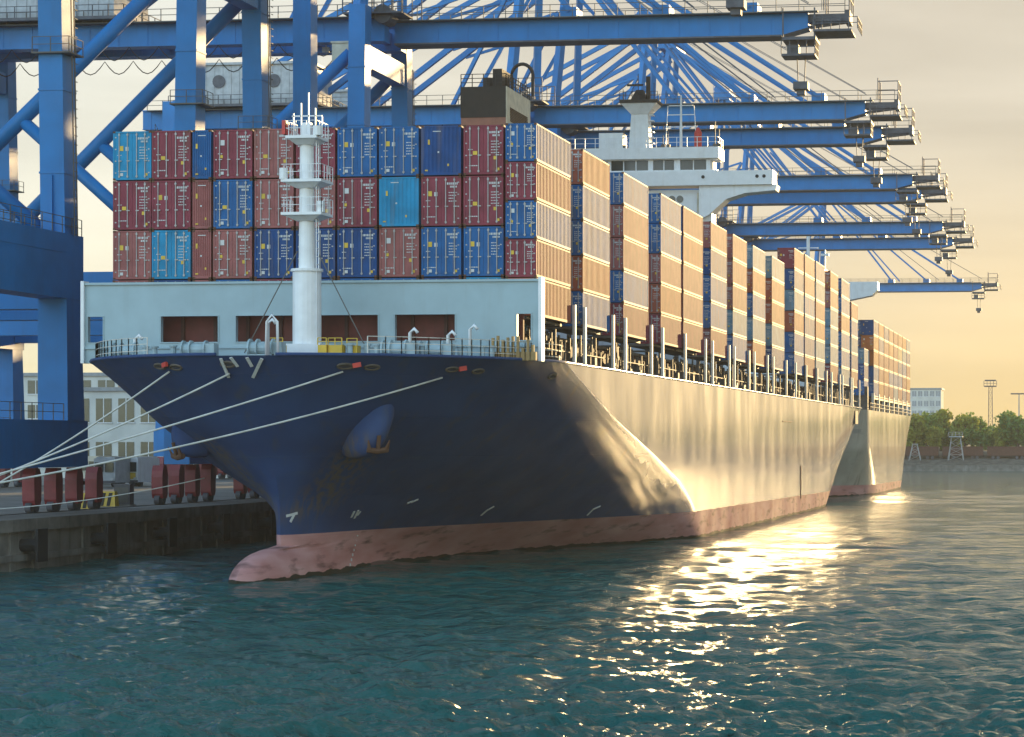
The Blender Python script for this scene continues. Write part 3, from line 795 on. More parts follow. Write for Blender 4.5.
# radar mast
rx = Xat(641,YB+1)
b = SB(); b.hexa([(rx-1.1,YB+.2,36.7),(rx+1.0,YB+.2,36.7),(rx+1.0,YB+2,36.7),(rx-1.1,YB+2,36.7),(rx-.85,YB+.3,40.2),(rx+.8,YB+.3,40.2),(rx+.8,YB+1.9,40.2),(rx-.85,YB+1.9,40.2)])
b.hexa([(rx-.9,YB+.2,40.2),(rx+.85,YB+.2,40.2),(rx+.85,YB+2,40.2),(rx-.9,YB+2,40.2),(rx-1.8,YB-.4,41.2),(rx+1.8,YB-.4,41.2),(rx+1.8,YB+2.4,41.2),(rx-1.8,YB+2.4,41.2)])
b.box(rx-4.0,rx-1.6,YB-.2,YB+1.8,36.7,38.3)
rm = part(b,'radar_mast','white')
b = SB(); b.box(rx-1.9,rx+1.9,YB-.5,YB+2.5,41.2,41.5); b.hexa([(rx-.9,YB,41.5),(rx+.7,YB,41.5),(rx+.7,YB+1.6,41.5),(rx-.9,YB+1.6,41.5),(rx-.4,YB+.5,42.6),(rx+.3,YB+.5,42.6),(rx+.3,YB+1.2,42.6),(rx-.4,YB+1.2,42.6)])
b.cyl((rx+.8,YB+.6,41.5),(rx+.8,YB+.6,43.9),.22,8); b.bar((rx-1.2,YB,43.0),(rx+.4,YB,43.0),.12,.2); b.bar((rx-.2,YB+.6,42.6),(rx-.2,YB+.6,44.2),.07)
b.bar((rx+1.5,YB,41.5),(rx+1.5,YB,43.2),.06); b.bar((rx-1.6,YB,41.5),(rx-1.6,YB,42.6),.06)
b.rail([(rx-1.9,YB-.45,41.5),(rx+1.9,YB-.45,41.5)],.8,.6,t=.05); b.build('radar_scanner',M['funnel_dark'],rm)
b = SB()
for z in np.arange(37.3,41,.55): b.box(rx+.95,rx+1.35,YB+.4,YB+1.2,z,z+.08)
b.build('mast_step',M['white'],rm)
sx = Xat(681,YB)
b = SB(); b.cyl((sx,YB,36.7),(sx,YB,41.9),.16,8,r2=.08)
for z,w in ((38.8,1.4),(40.0,1.3),(40.9,1.2)): b.bar((sx-w,YB,z),(sx+w,YB,z),.09)
for w in (-1.3,1.3): b.bar((sx+w*1.2,YB,36.7),(sx+w,YB,40.9),.07)
part(b,'signal_mast','white')
b = SB(); x=Xat(698,YB); b.cyl((x,YB,36.7),(x,YB,38.2),.38,12); b.cyl((x,YB,38.2),(x,YB,38.7),.38,12,r2=.12); part(b,'red_tank','signalred')
for px,h in ((613,1.6),(624,2.2),(663,1.3),(668,1.7),(715,2.6),(719,1.8),(607,1.1)): x=Xat(px,YB); b = SB(); b.bar((x,YB,36.7),(x,YB,36.7+h),.1); b.box(x-.2,x+.2,YB-.1,YB+.2,36.7,37.1); part(b,'roof_fitting','rail')
# funnel
FY=205.0; fx0,fx1=Xat(461,FY),Xat(506,FY)
b = SB(); b.box(fx0,fx1-.003,FY,FY+9,DK,36.2); fu = part(b,'funnel','funnel_red')
b = SB(); b.box(fx0-.04,fx1-.002,FY-.04,FY+9.04,36.2,38.9); b.build('funnel_top',M['funnel_dark'],fu)
b = SB(); b.box(fx1,fx1+.06,FY-.04,FY+9.05,DK,38.9); b.build('funnel_sunlit_side',M['cream'],fu)  # sunlit look of this flank put into a cream-coloured skin
b = SB()
for k in range(9): b.box(fx1+.062,fx1+.12,FY+1.2,FY+7.8,36.0+k*.14,36.08+k*.14)
b.build('funnel_louvre',M['rust'],fu)
b = SB(); b.box(fx0+2.6,fx1-.6,FY+1,FY+4,38.9,40.6); b.cyl((fx0+1.2,FY+5,38.9),(fx0+1.2,FY+5,40.4),.5,12); b.build('exhaust_stack',M['funnel_dark'],fu)
b = SB(); cxx=fx1-.1; b.tube([(cxx+1.0*math.cos(a)*1.0, FY+6.5, 40.7+1.15*math.sin(a)) for a in np.linspace(-.35,math.pi+.35,16)],.16,8)
for s_ in (-1,1): b.bar((cxx+s_*.95,FY+6.5,38.9),(cxx+s_*.95,FY+6.5,40.4),.2)
b.build('funnel_arch',M['funnel_dark'],fu)
b = SB(); b.rail([(fx0,FY,38.9),(fx1,FY,38.9),(fx1,FY+9,38.9)],1.1,.9,t=.07,n=3); b.build('funnel_railing',M['funnel_dark'],fu)

# ------------------------------------------------------------------ containers
_cache = {}
def shell_mesh(col, w, h, l, plain):
    key = ('shell',col,w,h,l,plain)
    if key in _cache: return _cache[key]
    b = MB(); g=.0; p = .11*w/2.44; x0,x1 = -w/2,w/2; dp = .07
    # corner posts and rails
    for x in (x0,x1-p):
        for y in (0,l-p): b.box(x,x+p,y,y+p,0,h)
    for z,t in ((0,.16),(h-.10,.10)):
        for x in (x0,x1-.08): b.box(x,x+.08,p,l-p,z,z+t)
        for y in (0,l-.1): b.box(x0+p,x1-p,y+.005,y+.1,z,z+t)
    # corrugated side skins
    nc = int(round((l-2*p)/.40)); st=(l-2*p)/nc; zz0,zz1=.16,h-.10
    for sg,xb in ((-1,x0+.012),(1,x1-.012)):
        prof=[]
        for k in range(nc):
            y=p+k*st
            prof += [(0,y),(0,y+st*.32),(dp,y+st*.5),(dp,y+st*.82)]
        prof.append((0,l-p))
        vs=[(xb-sg*d,y,zz0) for d,y in prof]+[(xb-sg*d,y,zz1) for d,y in prof]; n=len(prof)
        b.add(vs,[(k,k+1,n+k+1,n+k) if sg>0 else (k+1,k,n+k,n+k+1) for k in range(n-1)])
    # ends
    def end(y, sg):
        m_=9; st2=(w-2*p)/m_; prof=[]
        for k in range(m_):
            x=x0+p+k*st2; prof += [(x,0),(x+st2*.35,0),(x+st2*.5,.035),(x+st2*.85,.035)]
        prof.append((x1-p,0)); n=len(prof)
        vs=[(x,y-sg*d,.16) for x,d in prof]+[(x,y-sg*d,h-.1) for x,d in prof]
        b.add(vs,[(k,k+1,n+k+1,n+k) if sg<0 else (k+1,k,n+k,n+k+1) for k in range(n-1)])
    end(l-.02,1)
    if plain:
        end(.02,-1)
        b.add([(x0+p+.12,.012,.25),(x0+p+.3,.012,.25),(x0+p+.3,.012,.33),(x0+p+.12,.012,.33)],[(0,1,2,3)],2)
        for (xx,zz,ww,hh,mi) in ((.15,.62,.12,.3,2),(.75,.18,.1,.14,2),(.45,.45,.1,.1,1),(.3,.88,.5,.05,1)):
            X=x0+p+xx*(w-2*p)*.9; Z=zz*h
            b.add([(X,.012,Z),(X+ww,.012,Z),(X+ww,.012,Z+hh),(X,.012,Z+hh)],[(0,1,2,3)],mi)
    else: b.add([(x0+p,.075,.1),(x1-p,.075,.1),(x1-p,.075,h-.05),(x0+p,.075,h-.05)],[(0,1,2,3)])
    b.add([(x0,0,h-.02),(x1,0,h-.02),(x1,l,h-.02),(x0,l,h-.02)],[(0,1,2,3)]); b.add([(x0,0,.02),(x1,0,.02),(x1,l,.02),(x0,l,.02)],[(3,2,1,0)])
    for x in (x0-.004,x1-.155):   # corner castings
        for y in (-.006,l-.17):
            for z in (-.02,h-.1): b.box(x,x+.16,y,y+.176,z,z+.12,3)
    me=bpy.data.meshes.new('container_shell'); me.from_pydata(b.v,[],b.f)
    for m in (M['c_'+col],M['mark'],M['yellow'],M['rust']): me.materials.append(m)
    me.polygons.foreach_set('material_index',b.m); me.update()
    _cache[key]=me; return me
def door_mesh(col,w,h,side,var):
    key=('door',col,w,h,side,var)
    if key in _cache: return _cache[key]
    rr=random.Random(hash((side,var,len(col)))&1023)
    b=MB(); p=.11*w/2.44; dw=w/2-p-.012; x0=-dw/2
    b.box(x0,x0+dw,.03,.07,.17,h-.11)
    for k in range(4):   # pressed horizontal panels
        z0=.17+(h-.28)*k/4+.06; z1=.17+(h-.28)*(k+1)/4-.06
        b.box(x0+.08,x0+dw-.08,.022,.03,z0,z1)
    for k in range(4):   # hinges on the outer edge
        z=.4+(h-.8)*k/3; xe=x0 if side<0 else x0+dw-.1; b.box(xe,xe+.1,.008,.03,z,z+.07,3)
    def q(x,z,ww,hh,mi): b.add([(x,.0,z),(x+ww,.0,z),(x+ww,.0,z+hh),(x,.0,z+hh)],[(0,1,2,3)],mi)
    def line(x,z,ww,hh,mi=1):
        xx=x
        while xx<x+ww:
            d=rr.uniform(.04,.11); q(xx,z,min(d,x+ww-xx),hh,mi); xx+=d+.03
    s=w/2.44
    if side>0:
        line(x0+dw*.32,h*.83,dw*.6,.13*s)
        line(x0+dw*.5,h*.77,dw*.4,.11*s)
        for k in range(rr.randint(4,6)): line(x0+dw*.42,h*.66-k*.17*s,dw*rr.uniform(.3,.5),.055*s)
        if var!=1: q(x0+dw*.56,h*.3,.2*s,.2*s,2)
        if rr.random()<.5: q(x0+dw*.75,h*.08,.15*s,.16*s,2)
    else:
        if var==0: q(x0+dw*.42,h*.40,.27*s,.22*s,2)
        if var==1: q(x0+dw*.25,h*.6,.27*s,.3*s,2); q(x0+dw*.62,h*.6,.2*s,.24*s,1)
        if var==2: q(x0+dw*.3,h*.68,.26*s,.32*s,1); q(x0+dw*.25,h*.42,.2*s,.18*s,2)
        line(x0+dw*.15,h*.5,dw*.25,.05*s); line(x0+dw*.2,h*.17,dw*.55,.06*s)
        if rr.random()<.6: q(x0+dw*.3,h*.08,.2*s,.18*s,1)
    me=bpy.data.meshes.new('container_door'); me.from_pydata(b.v,[],b.f)
    for m in (M['c_'+col],M['mark'],M['yellow'],M['rod']): me.materials.append(m)
    me.polygons.foreach_set('material_index',b.m); me.update(); _cache[key]=me; return me
def rod_mesh(h):
    key=('rod',h)
    if key in _cache: return _cache[key]
    b=MB(); b.cyl((0,-.02,.12),(0,-.02,h-.08),.032,6); b.box(-.06,.06,-.04,.0,.16,.26); b.box(-.06,.06,-.04,0,h-.26,h-.16); b.box(-.05,.16,-.06,-.02,h*.38,h*.38+.06)
    me=bpy.data.meshes.new('lock_rod'); me.from_pydata(b.v,[],b.f); me.materials.append(M['rod']); me.update(); _cache[key]=me; return me
def container(col,x,y,z,w,h,l,label,group,plain=False,var=0,rods=True):
    o=link('shipping_container',shell_mesh(col,w,h,l,plain),None,(x,y,z)); tag(o,label,'container',group)
    if not plain:
        p=.11*w/2.44; dw=w/2-p-.012
        for sg in (-1,1):
            d=link('door',door_mesh(col,w,h,sg,var),o,(sg*(dw/2+.008),0,0))
            if rods:
                for k in (-.24,.24): link('lock_rod',rod_mesh(h),d,(dw*k,0,0))
    return o
# front stack
FYc=141.2; FW,FH,FL=2.46,2.98,6.1; FTH=3.06; FZ=14.72
cols=[['light blue','maroon','brown','brown'],['maroon','maroon','light blue','navy'],
      ['maroon','blue','brown','blue'],['brown','brown','navy','maroon'],['maroon','brown','navy','navy'],
      ['blue','maroon','navy','blue'],['blue','light blue','brown','blue'],['navy','maroon','blue','navy'],['maroon','maroon','blue','light blue']]
plainset={(6,1),(7,0)}
tn=['top','second highest','third highest','lowest']
xl=Xat(112.5,FYc); xg=Xat(211.5,FYc); xr=Xat(504.5,FYc); pw=(xr-xg)/7
for ci,cc in enumerate(cols):
    x = xl+FW/2+ci*(Xat(191,FYc)-xl)/2 if ci<2 else xg+pw*(ci-2)+pw/2
    for ti,c in enumerate(cc):
        pl=(ci,ti) in plainset
        lab='%s, %s tier, %s column from the quay in the bow stack'%(c+(' blank-ended container' if pl else ' container'),tn[ti],ords[ci])
        container(c,x,FYc+random.uniform(0,.12),FZ+(3-ti)*FTH,FW,FH,FL,lab,'containers in the front bow stack',pl,random.randrange(3))
for ti,c in enumerate(['blue','brown','brown','brown']):
    gx0,gx1=Xat(192.2,FYc),Xat(210.6,FYc)
    container(c,(gx0+gx1)/2,FYc+.06,FZ+(3-ti)*FTH,gx1-gx0,FH,FL,'%s blank-ended container in the narrow gap of the bow stack, %s tier'%(c,tn[ti]),'containers in the front bow stack',True)
# outboard stacks along the sunlit side
base=['navy','maroon','blue','brown','rust red','grey blue','maroon','blue','brown','orange','tan']
pats=[['rust red','maroon','blue','maroon','blue'],['blue','rust red','blue','blue','rust red'],['maroon','blue','brown','brown','blue'],['maroon','rust red','brown','blue','blue']]
rr=random.Random(5)
tnm=['lowest','second','third','fourth','fifth','sixth']
for i,(X,y0,y1,t) in enumerate(bayY):
    for k in range(t):
        c=pats[i][k] if i<4 else rr.choice(base[:9])
        lab='%s container, %s tier up, %s stack aft of the breakwater, sunlit side'%(c,tnm[k],ords[i])
        container(c,X-SW/2,y0,TZ0+k*TH,SW,TH-.06,round(y1-y0-.05,2),lab,'containers in the side stacks',False,rr.randrange(3),rods=i<5)

for i in range(1,9):
    X,y0,y1,t=bayY[i]
    for k in range(5):
        c=rr.choice(base[:9])
        container(c,2*XC-X+SW/2,y0,TZ0+k*TH,SW,TH-.06,round(y1-y0-.05,2),'%s container, %s tier up, %s stack aft of the breakwater, quay side'%(c,tnm[k],ords[i]),'containers in the quay side stacks',False,rr.randrange(3),rods=False)
# ------------------------------------------------------------------ second ship
S2=Vector((XC,390,0))
ship2=empty('container_ship',S2,'weathered pale container ship moored astern of the large navy ship','ship','container ships')
S2Y=345.5-126.5
hull2=hull_mesh('hull',ship2,S2,S2Y,.42,418,436,blunt=True)
def P2(b,n,m,par=ship2): return b.build(n,M[m],par)
MB2=lambda: MB(S2)
b=MB2(); b.box(-59,-33.5,352,433,DK,14.2); P2(b,'hatch_coaming','coaming')
b=MB2(); b.box(-60,-31.6,351,352,DK,16); P2(b,'breakwater','lash')  # dark block standing in for the shaded recess at this bow
bay2=[(X,Y) for X,Y in ((-31.5,360+i*9.6) for i in range(8))]
b=MB2(); c_=MB2()
for X,Y in bay2:
    for y in (Y-.2,Y+8.9):
        b=MB2(); b.box(X-.3,X+.1,y-.2,y+.2,DK,15.2); P2(b,'lashing_post','post')
    c_.box(X-2.6,X,Y-.1,Y+8.9,14.3,14.6)
    for k in range(9): 
        y=Y+k; c_.bar((X-random.uniform(.3,1.6),y,DK),(X-random.uniform(.3,1.6),y,DK+random.uniform(1,1.9)),.14)
P2(c_,'lashing_gear','lash')
b=MB2(); b.rail([(-31.3,352,DK),(-31.3,434,DK)],1.1,2.4,t=.07); P2(b,'deck_railing','rail')
# bridge of the second ship
YB2=352
b=MB2(); b.box(-58,-38,YB2,YB2+5,DK,30); P2(b,'accommodation_block','white')
b=MB2(); 
prof=[(-30.2,31.4),(-30.2,30.2),(-31,29.4),(-36,28.4),(-39,28),(-60,28),(-60,31.4)]; n=len(prof)
b.add([(x,YB2-.5,z) for x,z in prof]+[(x,YB2+2.2,z) for x,z in prof],[tuple(range(n)),tuple(range(2*n-1,n-1,-1))]+[(k,(k+1)%n,n+(k+1)%n,n+k) for k in range(n)])
P2(b,'bridge_wing','white')
b=MB2(); b.box(-58,-38,YB2-.3,YB2+4,31.4,33.4); P2(b,'wheelhouse','white')
b=MB2(); b.box(-57.5,-38.5,YB2-.36,YB2-.3,31.9,32.9); P2(b,'wheelhouse_window','glass')
b=MB2(); b.cyl((-40.5,YB2,33.4),(-40.5,YB2,38.2),.25,8); b.bar((-42,YB2,36.5),(-39,YB2,36.5),.15); b.bar((-38,YB2,33.4),(-38,YB2,36.2),.15); b.box(-38.6,-37.4,YB2-.3,YB2+.3,35.3,35.6); P2(b,'radar_mast','white')
rr=random.Random(9)
for i,(X,Y) in enumerate(bay2):
    t=5
    for k in range(t):
        c='navy' if (i==0 and k>=4) else ('orange' if i==0 and k in (2,3) else rr.choice(base))
        container(c,X-SW/2,Y,14.7+k*TH,SW,TH-.06,8.8,'%s container, %s tier up, %s stack from the bow on the second ship'%(c,tnm[k],ords[i]),'containers on the second ship',rr.random()<.3,rr.randrange(3),rods=False)
for k in range(5):
    c=['navy','blue','orange','navy','blue'][k]
    container(c,-31.5-SW*1.5-.06,360.3,14.7+k*TH,SW,TH-.06,8.8,'%s container on the second ship, inner bow stack, %s tier up'%(c,tnm[k]),'containers on the second ship',False,0,rods=False)
for k in range(3):
    c=['blue','navy','grey blue'][k]
    container(c,-31.5-SW*.8,350.4,14.7+k*TH,SW,TH-.06,8.8,'%s container at the very bow of the second ship, %s tier up'%(c,tnm[k]),'containers on the second ship',False,0,rods=False)

# ------------------------------------------------------------------ mooring ropes
bollard(-66,133,'dark steel mooring bollard on the quay edge, farthest of the rope bollards')
bollard(-66,126,'dark steel mooring bollard on the quay edge, middle one of the rope bollards')
bollard(-66,119,'dark steel mooring bollard on the quay edge, second nearest the viewer')
bollard(-66,108,'dark steel mooring bollard on the quay edge nearest the viewer')
def rope(px,py,bx,by,label,sag=.5,r=.055):
    p,n=on_hull(px,py); p=p+n*.05; q=Vector((bx,by,QZ+.6))
    pts=[]
    for i in range(25):
        t=i/24; v=p.lerp(q,t); v.z-=sag*4*t*(1-t); pts.append(v-p)
    b=MB(); b.tube(pts,r,7); o=b.build('mooring_rope',M['rope'],smooth=True,loc=p)
    tag(o,label,'rope','mooring ropes from the bow')
rope(170,371,-66,133,'white mooring rope from the red fairlead closest to the quay',.3)
rope(230,373,-66,126,'white mooring rope starting beside the white bow marks',.4)
rope(343,371,-66,119,'white mooring rope from the red fairlead next to the foremast foot',.3)
rope(442,377,-66,108,'longest white mooring rope, from the fairlead above the anchor',.9)
rope(205,478,-66,133.2,'faint low rope reaching the hull under the bow anchor',.4,.03)

# ------------------------------------------------------------------ quayside buildings and vehicles
def building(name,x0,x1,y0,y1,z0,z1,label,floors,nwin,wm='glass',group=None,roofh=.5,band=None,wz=.55):
    o=Vector(((x0+x1)/2,y0,z0)); root=empty(name,o,label,'building',group)
    b=MB(o); b.box(x0,x1,y0,y1,z0,z1); b.build('wall',M['facade'],root)
    b=MB(o); b.box(x0-.3,x1+.3,y0-.3,y1+.3,z1,z1+roofh); b.build('roof',M['roofgrey'],root)
    fh=(z1-z0)/floors; k=0
    for f in range(floors):
        for i in range(nwin):
            a=x0+(x1-x0)*(i+.15)/nwin; c=x0+(x1-x0)*(i+.85)/nwin; zb=z0+fh*f+fh*.28
            b=MB(o); b.box(a,c,y0-.06,y0-.01,zb,zb+fh*wz); b.box((a+c)/2-.05,(a+c)/2+.05,y0-.1,y0-.06,zb,zb+fh*wz,1); b.box(a-.1,c+.1,y0-.16,y0-.01,zb-.12,zb,1)
            b.build('window',[M[wm],M['white']],root)
    return root
building('terminal_building',-135,-92,300,318,QZ,14.5,'long pale terminal building with window rows behind the mooring ropes',2,14)
building('office_block',-158,-140,335,350,QZ,17.5,'pale office block seen through the nearest crane portal',4,5)
building('warehouse',-230,-145,420,460,QZ,15,'low grey warehouse far back on the terminal',1,8)
def van(x,y,label,body,low):
    o=Vector((x,y,QZ)); root=empty('parked_van',o,label,'van','vans parked on the quay')
    z=QZ
    b=MB(o); b.hexa([(x-1.2,y,z+.5),(x+1.2,y,z+.5),(x+1.2,y+6,z+.5),(x-1.2,y+6,z+.5),(x-1.15,y+.15,z+3.0),(x+1.15,y+.15,z+3.0),(x+1.15,y+6,z+3.0),(x-1.15,y+6,z+3.0)]); b.box(x-1.0,x+1.0,y+.4,y+5.8,z+3.0,z+3.15); b.build('body',M[body],root)
    for sx in (-1,1):
        b=MB(o); b.box(x+sx*.55-.45,x+sx*.55+.45,y-.02,y+.09,z+1.6,z+2.6); b.build('windscreen',M['glass'],root)
        b=MB(o); b.box(x+sx*.9-.15,x+sx*.9+.15,y-.08,y-.01,z+.75,z+1.0); b.build('headlight',M['mark'],root)
        for yy in (1.1,4.9):
            b=MB(o); b.cyl((x+sx*1.0-.15,y+yy,z+.45),(x+sx*1.0+.15,y+yy,z+.45),.45,14); b.build('wheel',M['black'],root)
    b=MB(o); b.box(x-1.2,x+1.2,y-.1,y-.01,z+.45,z+.72); b.build('bumper',M['crane_dark'],root)
    if low:
        b=MB(o); b.box(x-.95,x+.95,y-.07,y-.005,z+.85,z+1.5); b.build('yellow_panel',M['yellow'],root)
van(Xat(104,236),236,'grey box van with dark windscreen parked on the quay','house',False)
van(Xat(127,240),240,'white box van with yellow front panel parked on the quay','white',True)
van(Xat(88,250),250,'cream box van half hidden beside the crane sill','cream',False)
def barrier(px,y,label):
    x=Xat(px,y); o=Vector((x,y,QZ)); root=empty('concrete_barrier',o,label,'barrier','striped barrier blocks on the quay')
    b=MB(o)
    b.hexa([(x-.7,y-.4,QZ),(x+.7,y-.4,QZ),(x+.7,y+.4,QZ),(x-.7,y+.4,QZ),(x-.6,y-.25,QZ+1.1),(x+.6,y-.25,QZ+1.1),(x+.6,y+.25,QZ+1.1),(x-.6,y+.25,QZ+1.1)]); b.build('block',M['yellow'],root)
    b=MB(o)
    for k in (-.45,.05): b.hexa([(x+k,y-.42,QZ+.05),(x+k+.25,y-.42,QZ+.05),(x+k+.25,y-.40,QZ+.05),(x+k,y-.40,QZ+.05),(x+k+.15,y-.3,QZ+1.0),(x+k+.4,y-.3,QZ+1.0),(x+k+.4,y-.26,QZ+1.0),(x+k+.15,y-.26,QZ+1.0)])
    b.build('stripe',M['black'],root)
barrier(84,160,'yellow and black barrier block beside the nearest crane bogies')
barrier(108,166,'yellow and black barrier block between the two rows of red bogies')
def cabinet(px,y):
    x=Xat(px,y); o=Vector((x,y,QZ)); root=empty('power_cabinet',o,'dark power cabinet standing on the quay edge by the red bogies','cabinet')
    b=MB(o); b.box(x-.6,x+.6,y-.4,y+.4,QZ+.1,QZ+1.5); b.box(x-.66,x+.66,y-.46,y+.46,QZ+1.5,QZ+1.6); b.build('body',M['crane_dark'],root)
    b=MB(o); b.box(x-.5,x+.5,y-.44,y-.402,QZ+.25,QZ+1.35); b.build('door',M['rail'],root)
    b=MB(o); b.box(x-.7,x+.7,y-.5,y+.5,QZ+.0,QZ+.1); b.build('plinth',M['concrete'],root)
cabinet(124,168)

# ------------------------------------------------------------------ far shore
FB=660.0
b=MB()
prof=[(FB-6,-2),(FB-4,.9),(FB-3.5,1.0),(FB+4,3.0),(FB+8,3.1),(FB+14,5.2),(FB+700,12)]
vs=[];fs=[]
xs_=np.arange(-200,1400,8.0)
for x in xs_:
    for j,(y,z) in enumerate(prof): vs.append((x,y+RNG.normal(0,.25),z+(RNG.normal(0,.15) if 0<j<6 else 0)))
n=len(prof)
for i in range(len(xs_)-1):
    for j in range(n-1): fs.append((i*n+j,(i+1)*n+j,(i+1)*n+j+1,i*n+j+1))
b.add(vs,fs); o=b.build('far_bank',M['bank']); tag(o,kind='structure')
b=MB((-50,FB-4.6,0)); b.box(-200,1400,FB-5.4,FB-4.2,-2,1.35); b.box(-200,1400,FB-5.5,FB-4.1,1.35,1.6)
o=b.build('embankment_wall',M['concrete']); tag(o,'long low stone embankment wall at the far waterline','wall')

def leaf_crown(rad,hgt,n,seed):
    r=np.random.RandomState(seed); b=MB()
    lobes=[(r.uniform(-.55,.55)*rad,r.uniform(-.55,.55)*rad,hgt*r.uniform(.25,.85),rad*r.uniform(.35,.6)) for _ in range(9)]
    lobes.append((0,0,hgt*.55,rad*.7))
    vs=[];fs=[]
    for k in range(n):
        lx,ly,lz,lr=lobes[r.randint(len(lobes))]
        d=r.normal(size=3); d/=np.linalg.norm(d); d*=lr*r.uniform(.55,1.08)
        c=np.array([lx,ly,lz])+d*np.array([1,1,.85])
        if c[2]<.3: c[2]=.3+r.rand()*.5
        u=r.normal(size=3); u/=np.linalg.norm(u); v=np.cross(u,r.normal(size=3)); v/=np.linalg.norm(v)
        s_=r.uniform(.18,.42)
        i=len(vs); vs+= [tuple(c-u*s_-v*s_*.6),tuple(c+u*s_-v*s_*.6),tuple(c+u*s_*.7+v*s_*.7),tuple(c-u*s_*.7+v*s_*.7)]; fs.append((i,i+1,i+2,i+3))
    b.add(vs,fs); return b
protos=[]
for k,(rad,hg,lm,tl) in enumerate(((3.6,7.5,'leaf1','round'),(3.0,9.0,'leaf2','tall'),(4.4,7.0,'leaf3','broad'),(2.6,6.0,'leaf2','small'))):
    cm=leaf_crown(rad,hg,1500,20+k); me=bpy.data.meshes.new('tree_crown'); me.from_pydata(cm.v,[],cm.f); me.materials.append(M[lm]); me.update()
    t=MB(); t.tube([(0,0,0),(.1,0,hg*.35),(0,.1,hg*.8)],.34,8,r2=.08)
    for a in range(5):
        an=a*1.256+k; t.tube([(0,0,hg*(.25+.08*a)),(math.cos(an)*rad*.6,math.sin(an)*rad*.6,hg*(.45+.08*a))],.13,6,r2=.04)
    tm=bpy.data.meshes.new('tree_trunk'); tm.from_pydata(t.v,[],t.f); tm.materials.append(M['bark']); tm.update()
    protos.append((me,tm))
trees=[(914,668,1,1.15),(920,690,2,1.0),(927,684,0,1.25),(934,676,3,1.05),(941,692,1,1.3),(949,688,2,.95),(957,700,3,1.0),(965,682,1,1.12),(973,696,0,1.25),(981,678,2,.85),(988,704,3,.9),(996,688,0,.7),(1003,676,3,1.0),(1010,682,1,1.2),(1018,672,2,1.3),(1029,684,1,1.1),(1042,690,2,1.1),(1054,680,0,1.1)]
kinds=['round mid green tree','tall yellow green tree','broad dark green tree','small yellow green tree']
for i,(px,Y,k,s_) in enumerate(trees):
    Y+=18; z=5.0+(Y-FB-14)*.01
    root=empty('shore_tree',(Xat(px,Y),Y,z),'%s on the far bank, %s tree out from the second ship stern'%(kinds[k],(ords+['seventeenth','eighteenth'])[i]),'tree','trees on the far bank')
    root.rotation_euler=(0,0,i*1.7); root.scale=(s_*1.2,)*3
    link('crown',protos[k][0],root); link('trunk',protos[k][1],root)
# distant wood behind
b=MB(); r_=np.random.RandomState(3); vs=[];fs=[]
for k in range(9000):
    x=r_.uniform(-60,420); y=r_.uniform(760,800); hmax=7.5+2.5*math.sin(x*.06)+1.8*math.sin(x*.17+1)
    z=6+hmax*math.sqrt(r_.rand()); u=r_.normal(size=3); u/=np.linalg.norm(u); v=np.cross(u,r_.normal(size=3)); v/=np.linalg.norm(v); s_=r_.uniform(.4,1.0); c=np.array([x,y,z])
    i=len(vs); vs+=[tuple(c-u*s_-v*s_*.7),tuple(c+u*s_-v*s_*.7),tuple(c+u*s_+v*s_*.7),tuple(c-u*s_+v*s_*.7)]; fs.append((i,i+1,i+2,i+3))
b.add(vs,fs); o=b.build('far_woodland',M['leaf3']); tag(o,'dark strip of far woodland behind the bank trees','woodland',kind='stuff')
bx=Xat(911,820),Xat(941,820)
building('apartment_block',bx[0]-6,bx[1],820,835,6,26,'pale flat-roofed apartment block behind the far trees',6,8,wm='roofgrey')
# freight wagons along the bank
def wagon(x,y):
    o=Vector((x,y,3.4)); root=empty('freight_wagon',o,'x','wagon','freight wagons on the far bank'); z=3.2
    b=MB(o); b.box(x-5.6,x+5.6,y,y+2.6,z+1.0,z+3.4)
    for k in range(12): b.box(x-5.5+k,x-5.35+k,y-.08,y,z+1.0,z+3.4)
    b.box(x-5.7,x+5.7,y-.12,y+2.7,z+3.4,z+3.55); b.build('body',M['wagon'],root)
    b=MB(o); b.box(x-5.8,x+5.8,y+.3,y+2.3,z+.7,z+1.0); b.build('underframe',M['black'],root)
    for k in (-4,-2.6,2.6,4):
        b=MB(o); b.cyl((x+k,y+.2,z+.45),(x+k,y+.5,z+.45),.45,12); b.build('wheel',M['crane_dark'],root)
    return root
w0=wagon(Xat(918,668),668)
for i in range(7):
    w=w0 if i==0 else copy_tree(w0)
    w.location=(Xat(918,668)+i*12.4,668,3.4)
    w['label']='brown freight wagon on the far bank, %s from the second ship stern'%ords[i]
# lattice tower, lighting masts
def lattice(px,y,z0,h,wb,wt,name,label,cat,m='lattice'):
    x=Xat(px,y); o=Vector((x,y,z0)); root=empty(name,o,label,cat)
    b=MB(o); n=max(3,int(h/1.6))
    def cor(k): w=wb+(wt-wb)*k/n; z=z0+h*k/n; return [(x-w/2,y-w/2,z),(x+w/2,y-w/2,z),(x+w/2,y+w/2,z),(x-w/2,y+w/2,z)]
    for k in range(n):
        a,c=cor(k),cor(k+1)
        for j in range(4):
            b.bar(a[j],c[j],.15); b.bar(a[j],c[(j+1)%4],.08); b.bar(c[j],c[(j+1)%4],.08)
    b.build('frame',M[m],root)
    return root,x,o
r1,x,o=lattice(956,664.5,2.9,6.4,4.2,2.4,'lattice_tower','white lattice navigation tower on the far embankment','tower')
b=MB(o); b.box(x-1.9,x+1.9,664.5-1.9,664.5+1.9,9.3,9.6); b.rail([(x-1.9,662.6,9.6),(x+1.9,662.6,9.6)],1.1,.9,t=.12); b.build('platform',M['lattice'],r1)
r1,x,o=lattice(915,664.5,2.9,4.4,3.2,1.2,'lattice_tower','white lattice tower beside the second ship stern','tower')
